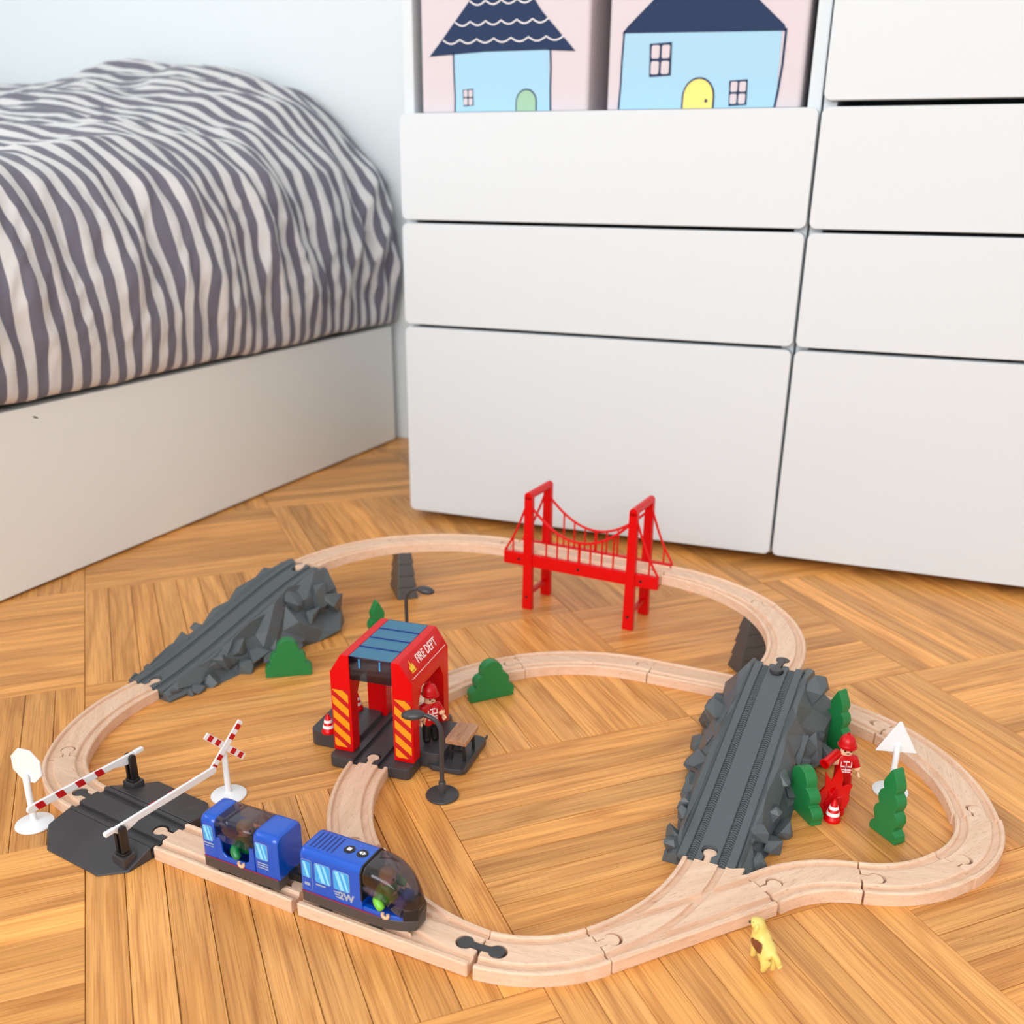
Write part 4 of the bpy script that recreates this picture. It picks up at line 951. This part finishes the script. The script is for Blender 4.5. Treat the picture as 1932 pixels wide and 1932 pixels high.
def driver(name, label, x, suit, capm, vehicle_x):
    k = .001
    V = [(0, 0, 26), (0, 0, 33), (0, 0, 39), (.3, 0, 44), (-2.0, -6.5, 39.5), (-1.0, -14.2, 37.0), (5.5, -16.4, 31.5), (-2.0, 6.5, 39.5), (-1.0, 14.2, 37.0), (5.5, 16.4, 31.5)]
    E_ = [(0, 1), (1, 2), (2, 3), (2, 4), (4, 5), (5, 6), (2, 7), (7, 8), (8, 9)]; rad = [7.4, 7.6, 6.8, 3.6, 4.6, 4.4, 3.2, 4.6, 4.4, 3.2]
    bm = skin([tuple(c*k for c in v) for v in V], E_, [r*k for r in rad]); ball(bm, (.0008, 0, .0490), .0064, .0064, .0066, 20)
    for s in (-1, 1):
        c = Vector((.0078, s*.0168, .0285)); tube(bm, [c + Vector((.0024*math.cos(R(a)), 0, .0024*math.sin(R(a)))) for a in range(150, 391, 24)], .0013, 8)
    o = finish(name, bm, [suit, 'skin'], smooth=60)
    for f in o.data.polygons: f.material_index = 1 if (f.center.z > .0440 or (abs(f.center.y) > .0125 and f.center.z < .0312 and f.center.x > .0045)) else 0
    bm = B(); ball(bm, (0, 0, .0508), .0068, .0068, .0058, 18); bmesh.ops.bisect_plane(bm, geom=bm.verts[:]+bm.edges[:]+bm.faces[:], plane_co=(0, 0, .0505), plane_no=(-.25, 0, 1), clear_inner=True); finish('hair', bm, capm, o, smooth=60)
    for s in (-1, 1):
        bm = B(); ball(bm, (.0067, s*.0022, .0498), .0006, .0010, .0012, 8); finish('eye', bm, 'black_plastic', o)
    p = TO + TXv*vehicle_x + TXv*x; o.location = p; o.rotation_euler = (0, 0, TRH); return tag(o, label, 'toy figure')

# locomotive
lo = thing('toy_locomotive', 'blue battery locomotive with smoked nose canopy on the switch', 'toy train', TO, TRH)
XN = .0985
nz_w = lambda x: .0160*(1-.62*max(0, (x-.058)/(XN-.058))**3.2)
nz_t = lambda x: .0235 + .0385*max(.0, 1-max(0, (x-.056)/(XN+.0008-.056))**2.3)**.5
xs = [0, .0012, .003] + [.006+.0503*i/6 for i in range(7)]
ins = lambda x: .0022 if x == 0 else (.0006 if x < .002 else 0)
body = finish('body', loft(B(), [(x, section(.0160-ins(x), .0235, .0620-ins(x), .0058)) for x in xs]), 'blue_body', lo, smooth=40)
fx_ = [.0563+(XN-.0035-.0563)*i/14 for i in range(15)]
finish('nose_tub', loft(B(), [(x, [(-nz_w(x), .0235), (-nz_w(x), .0285-.003*((x-.056)/.042)**2), (nz_w(x), .0285-.003*((x-.056)/.042)**2), (nz_w(x), .0235)]) for x in fx_]), 'blue_body', lo, smooth=40, bevel=.0006, seg=1)
cx = [.0563+(XN-.0563)*(1-(1-i/22)**1.5) for i in range(23)]
sec_c = lambda x, o_: section(max(.0012, nz_w(x)-o_), max(.0255, .0425-.004*min(1, (x-.0563)/.018)-.013*min(1, max(0, (x-.0743)/.014))), max(.0258, nz_t(x)-o_), min(.0068, max(.0008, (nz_t(x)-.0250)*.45)))
can = finish('canopy', loft(B(), [(x, sec_c(x, 0)) for x in cx], closed=False, cap=False), 'smoke_glass', lo, smooth=50)
md = can.modifiers.new('t', 'SOLIDIFY'); md.thickness = .0008; md.offset = -1
finish('canopy_frame', loft(B(), [(x, section(.01615, .0330, .06215, .0060)) for x in (.0552, .0566)]), 'black_plastic', lo, smooth=40)
nb = B(); loft(nb, [(x, section(max(.001, nz_w(x)+.0001), .0236, max(.0245, min(nz_t(x)+.0001, .0335)), .0012)) for x in (.0890, .0925, .0955, .0975, .0986)]); finish('nose_cap', nb, 'black_plastic', lo, smooth=50)
finish('cab_floor', box(B(), .0570, .0880, -.0120, .0120, .0278, .0288), 'blue_dark', lo, smooth=0)
finish('dashboard', box(B(), .0800, .0870, -.0085, .0085, .0300, .0372), 'blue_body', lo, bevel=.001)
finish('steering_wheel', lathe(B(), [(.0045, 0), (.0056, 0), (.0056, .0010), (.0045, .0010)], 20, Matrix.Translation((.0782, 0, .0395)) @ Matrix.Rotation(R(-55), 4, 'Y')), 'bench_wood', lo)
finish('skirt', loft(B(), [(x, [(-w, .0140), (-w-.0002, .0238), (w+.0002, .0238), (w, .0140)]) for x, w in [(0.0005, .0150), (.003, .0160), (.05, .0160)] + [(x, nz_w(x)*.995) for x in fx_[2:]] + [(XN-.001, .0070)]]), 'skirt_grey', lo, smooth=40, bevel=.0008, seg=1)
wheels(lo, (.020, .066))
for k in range(6):
    x = .0060+k*.0038; finish('vent_slot', box(B(), x, x+.0014, -.0095, .0095, .0616, .0622), 'blue_dark', body, smooth=0)
for x, y, kind in ((.0362, 0, 's'), (.0478, 0, 't')):
    bt = finish('button', lathe(B(), [(0, .0615), (.0046, .0615), (.0046, .0622), (.0041, .0626), (0, .0626)], 24, Matrix.Translation((x, y, 0))), 'black_plastic', lo)
    top = lambda u, v, d: (x+u, y+v, .0626+d)
    if kind == 's': flat('stop_mark', 'white_print', bt, [(-.0016, -.0016), (.0016, -.0016), (.0016, .0016), (-.0016, .0016)], top)
    else:
        for s in (-1, 1): flat('arrow_mark', 'white_print', bt, [(s*.0004, -.0018), (s*.0030, 0), (s*.0004, .0018)], top)
for s in (-1, 1):
    stickers(lo, s, [(.0150, .0285, .0370, .0535), (.0318, .0455, .0365, .0530)])
    dr = side_decal(lo, 'door_label', 'grey_print', rrect(.0026, .0118, .0275, .0540, .0012, 3), s); side_decal(lo, 'door_label', 'blue_body', rrect(.0029, .0115, .0278, .0537, .0010, 3), s, 1)
    side_decal(lo, 'window_label', 'sky_sticker', rrect(.0034, .0110, .0385, .0530, .0012, 3), s, 2); side_decal(lo, 'window_glint', 'sky_sticker_light', [(.0040, .0526), (.0064, .0526), (.0098, .0389), (.0074, .0389)], s, 3)
    side_decal(lo, 'door_panel', 'grey_print', [(.0046, .0310), (.0096, .0310), (.0096, .0335), (.0046, .0335)], s, 2)
    side_decal(lo, 'number_strip', 'grey_print', [(.0150, .0338), (.0240, .0338), (.0240, .0351), (.0150, .0351)], s, 1)
    for k in range(3): side_decal(lo, 'speed_line', 'grey_print', [(.0310+.0010*k, .0345-.0022*k), (.0365, .0345-.0022*k), (.0365, .0334-.0022*k), (.0315+.0010*k, .0334-.0022*k)], s, 1)
    ex = Vector((-s*1.0, 0, 0)); ez = Vector((0, s*1.0, 0)); ey = Vector((0, 0, 1)); mt_ = Matrix((ex, ey, ez)).transposed().to_4x4(); mt_.translation = (.0425, s*.0163, .0315)
    text_mesh('lettering', '2W', 'grey_print', lo, .0088, mt_, .0001, bold=.0004)
    side_decal(lo, 'red_line', 'stripe_red', [(.001, .0240), (.060, .0240), (.072, .0248), (.060, .0251), (.001, .0250)], s, 1)
bm = B(); box(bm, -.0090, .0010, -.0035, .0035, .0180, .0250); finish('coupling', bm, 'black_plastic', lo, bevel=.0008)
driver('toy_figure', 'lime-green toy driver figure under the locomotive nose canopy', .0690, 'suit_lime', 'hair_yellow', 0)

# carriage
CX0 = -.0960; CL_ = .0755
ca = thing('toy_carriage', 'blue passenger carriage with smoked roof coupled behind the locomotive', 'toy train', TO + TXv*CX0, TRH)
def block(x0, x1):
    st = []
    for x in (x0, x0+.0012, x0+.004, (x0+x1)/2, x1-.004, x1-.0012, x1):
        i_ = .0014 if x in (x0, x1) else (.0004 if x in (x0+.0012, x1-.0012) else 0); st.append((x, section(.0160-i_, .0236, .0620-i_, .0058)))
    return st
finish('end_body', loft(B(), block(0, .0150)), 'blue_body', ca, smooth=40)
finish('end_body', loft(B(), block(.0520, CL_)), 'blue_body', ca, smooth=40)
for s in (-1, 1):
    q = [(.0148, .0236), (.0522, .0236), (.0522, .0460), (.0480, .0460), (.0465, .0325), (.0430, .0295), (.0240, .0295), (.0205, .0325), (.0190, .0460), (.0148, .0460)]
    finish('side_sill', prism(B(), q, s*.0160, s*.0138, 'y'), 'blue_body', ca, bevel=.0005, seg=1)
can = finish('canopy', loft(B(), [(x, section(.0158, .0430, .0618, .0056)) for x in (.0145, .028, .040, .0525)], closed=False, cap=False), 'smoke_glass', ca, smooth=50)
md = can.modifiers.new('t', 'SOLIDIFY'); md.thickness = .0008; md.offset = -1
finish('cabin_floor', box(B(), .0150, .0520, -.0137, .0137, .0236, .0250), 'blue_dark', ca, smooth=0)
finish('skirt', box(B(), .0006, CL_-.0006, -.0160, .0160, .0140, .0237), 'skirt_grey', ca, bevel=.0010)
wheels(ca, (.018, .058))
bm = B(); box(bm, CL_-.001, CL_+.0115, -.0040, .0040, .0175, .0245); box(bm, CL_+.0070, CL_+.0115, -.0028, .0028, .0245, .0290); finish('coupling', bm, 'black_plastic', ca, bevel=.0008)
for s in (-1, 1):
    stickers(ca, s, [(.0030, .0118, .0405, .0540), (.0550, .0660, .0395, .0540)])
    for k in range(3): side_decal(ca, 'speed_line', 'grey_print', [(.0560, .0365-.0022*k), (.0660, .0365-.0022*k), (.0660, .0355-.0022*k), (.0560, .0355-.0022*k)], s, 1)
    side_decal(ca, 'number_strip', 'grey_print', [(.0025, .0372), (.0125, .0372), (.0125, .0384), (.0025, .0384)], s, 1); side_decal(ca, 'number_strip', 'grey_print', [(.0025, .0350), (.0125, .0350), (.0125, .0356), (.0025, .0356)], s, 1)
    side_decal(ca, 'red_line', 'stripe_red', [(.0010, .0240), (CL_-.001, .0240), (CL_-.001, .0250), (.0010, .0250)], s, 1)
driver('toy_figure', 'green-suited toy passenger figure inside the blue carriage', .0315, 'suit_green', 'hair_yellow', CX0)

# ------------------------------------------------------------------ toy dog
k = .001
V = [(-8, 0, 16.6), (0, 0, 17.2), (6.5, .2, 18.8), (7.4, 1.0, 24.5), (7.2, 2.2, 30.6), (9.4, 4.6, 30.4), (10.8, 6.6, 29.6)]
E_ = [(i, i+1) for i in range(6)]; rad = [6.6, 6.2, 6.8, 6.0, 6.2, 4.8, 4.2]
for s in (-1, 1):
    b0 = len(V); V += [(7.2, 3.0*s, 12.5), (7.8, 3.3*s, 6.0), (7.8, 3.4*s, 1.6), (9.4, 3.4*s, 1.5)]; E_ += [(2, b0), (b0, b0+1), (b0+1, b0+2), (b0+2, b0+3)]; rad += [3.6, 2.7, 2.4, 2.2]
    b0 = len(V); V += [(-7.4, 3.2*s, 12.0), (-9.8, 3.5*s, 6.2), (-8.6, 3.5*s, 1.6), (-7.0, 3.5*s, 1.5)]; E_ += [(0, b0), (b0, b0+1), (b0+1, b0+2), (b0+2, b0+3)]; rad += [3.9, 2.6, 2.3, 2.1]
b0 = len(V); V += [(-11.6, -1.4, 18.0), (-14.2, -4.0, 13.6), (-14.4, -5.4, 9.2), (-16.4, -6.2, 8.6)]; E_ += [(0, b0), (b0, b0+1), (b0+1, b0+2), (b0+2, b0+3)]; rad += [2.6, 2.4, 2.2, 2.6]
bm = skin([tuple(c*k for c in v) for v in V], E_, [r*k for r in rad])
for s in (-1, 1): ball(bm, (.0064+s*-.0030, .0022+s*.0036, .0296), .0016, .0020, .0042, 10, Matrix.Rotation(R(s*12), 3, 'X'))
dog = finish('toy_dog', bm, 'dog_paint', smooth=60); dog.location = (.1858, .5750, .0002); dog.rotation_euler = (0, 0, R(103))
tag(dog, 'small yellow toy dog with a brown flank patch on the bare floor', 'toy dog')
for s in (-1, 1): finish('eye', ball(B(), (.0092+s*-.0022, .0048+s*.0020, .0326), .0006, seg=8), 'black_plastic', dog)
finish('nose', ball(B(), (.0106, .0076, .0303), .0011, seg=8), 'black_plastic', dog)

# ------------------------------------------------------------------ square the finished room to the world axes
TURN = Matrix.Rotation(-PH, 4, 'Z')
bpy.context.view_layer.update()
for o in list(SC.objects):
    if o.parent is None: o.matrix_world = TURN @ o.matrix_world
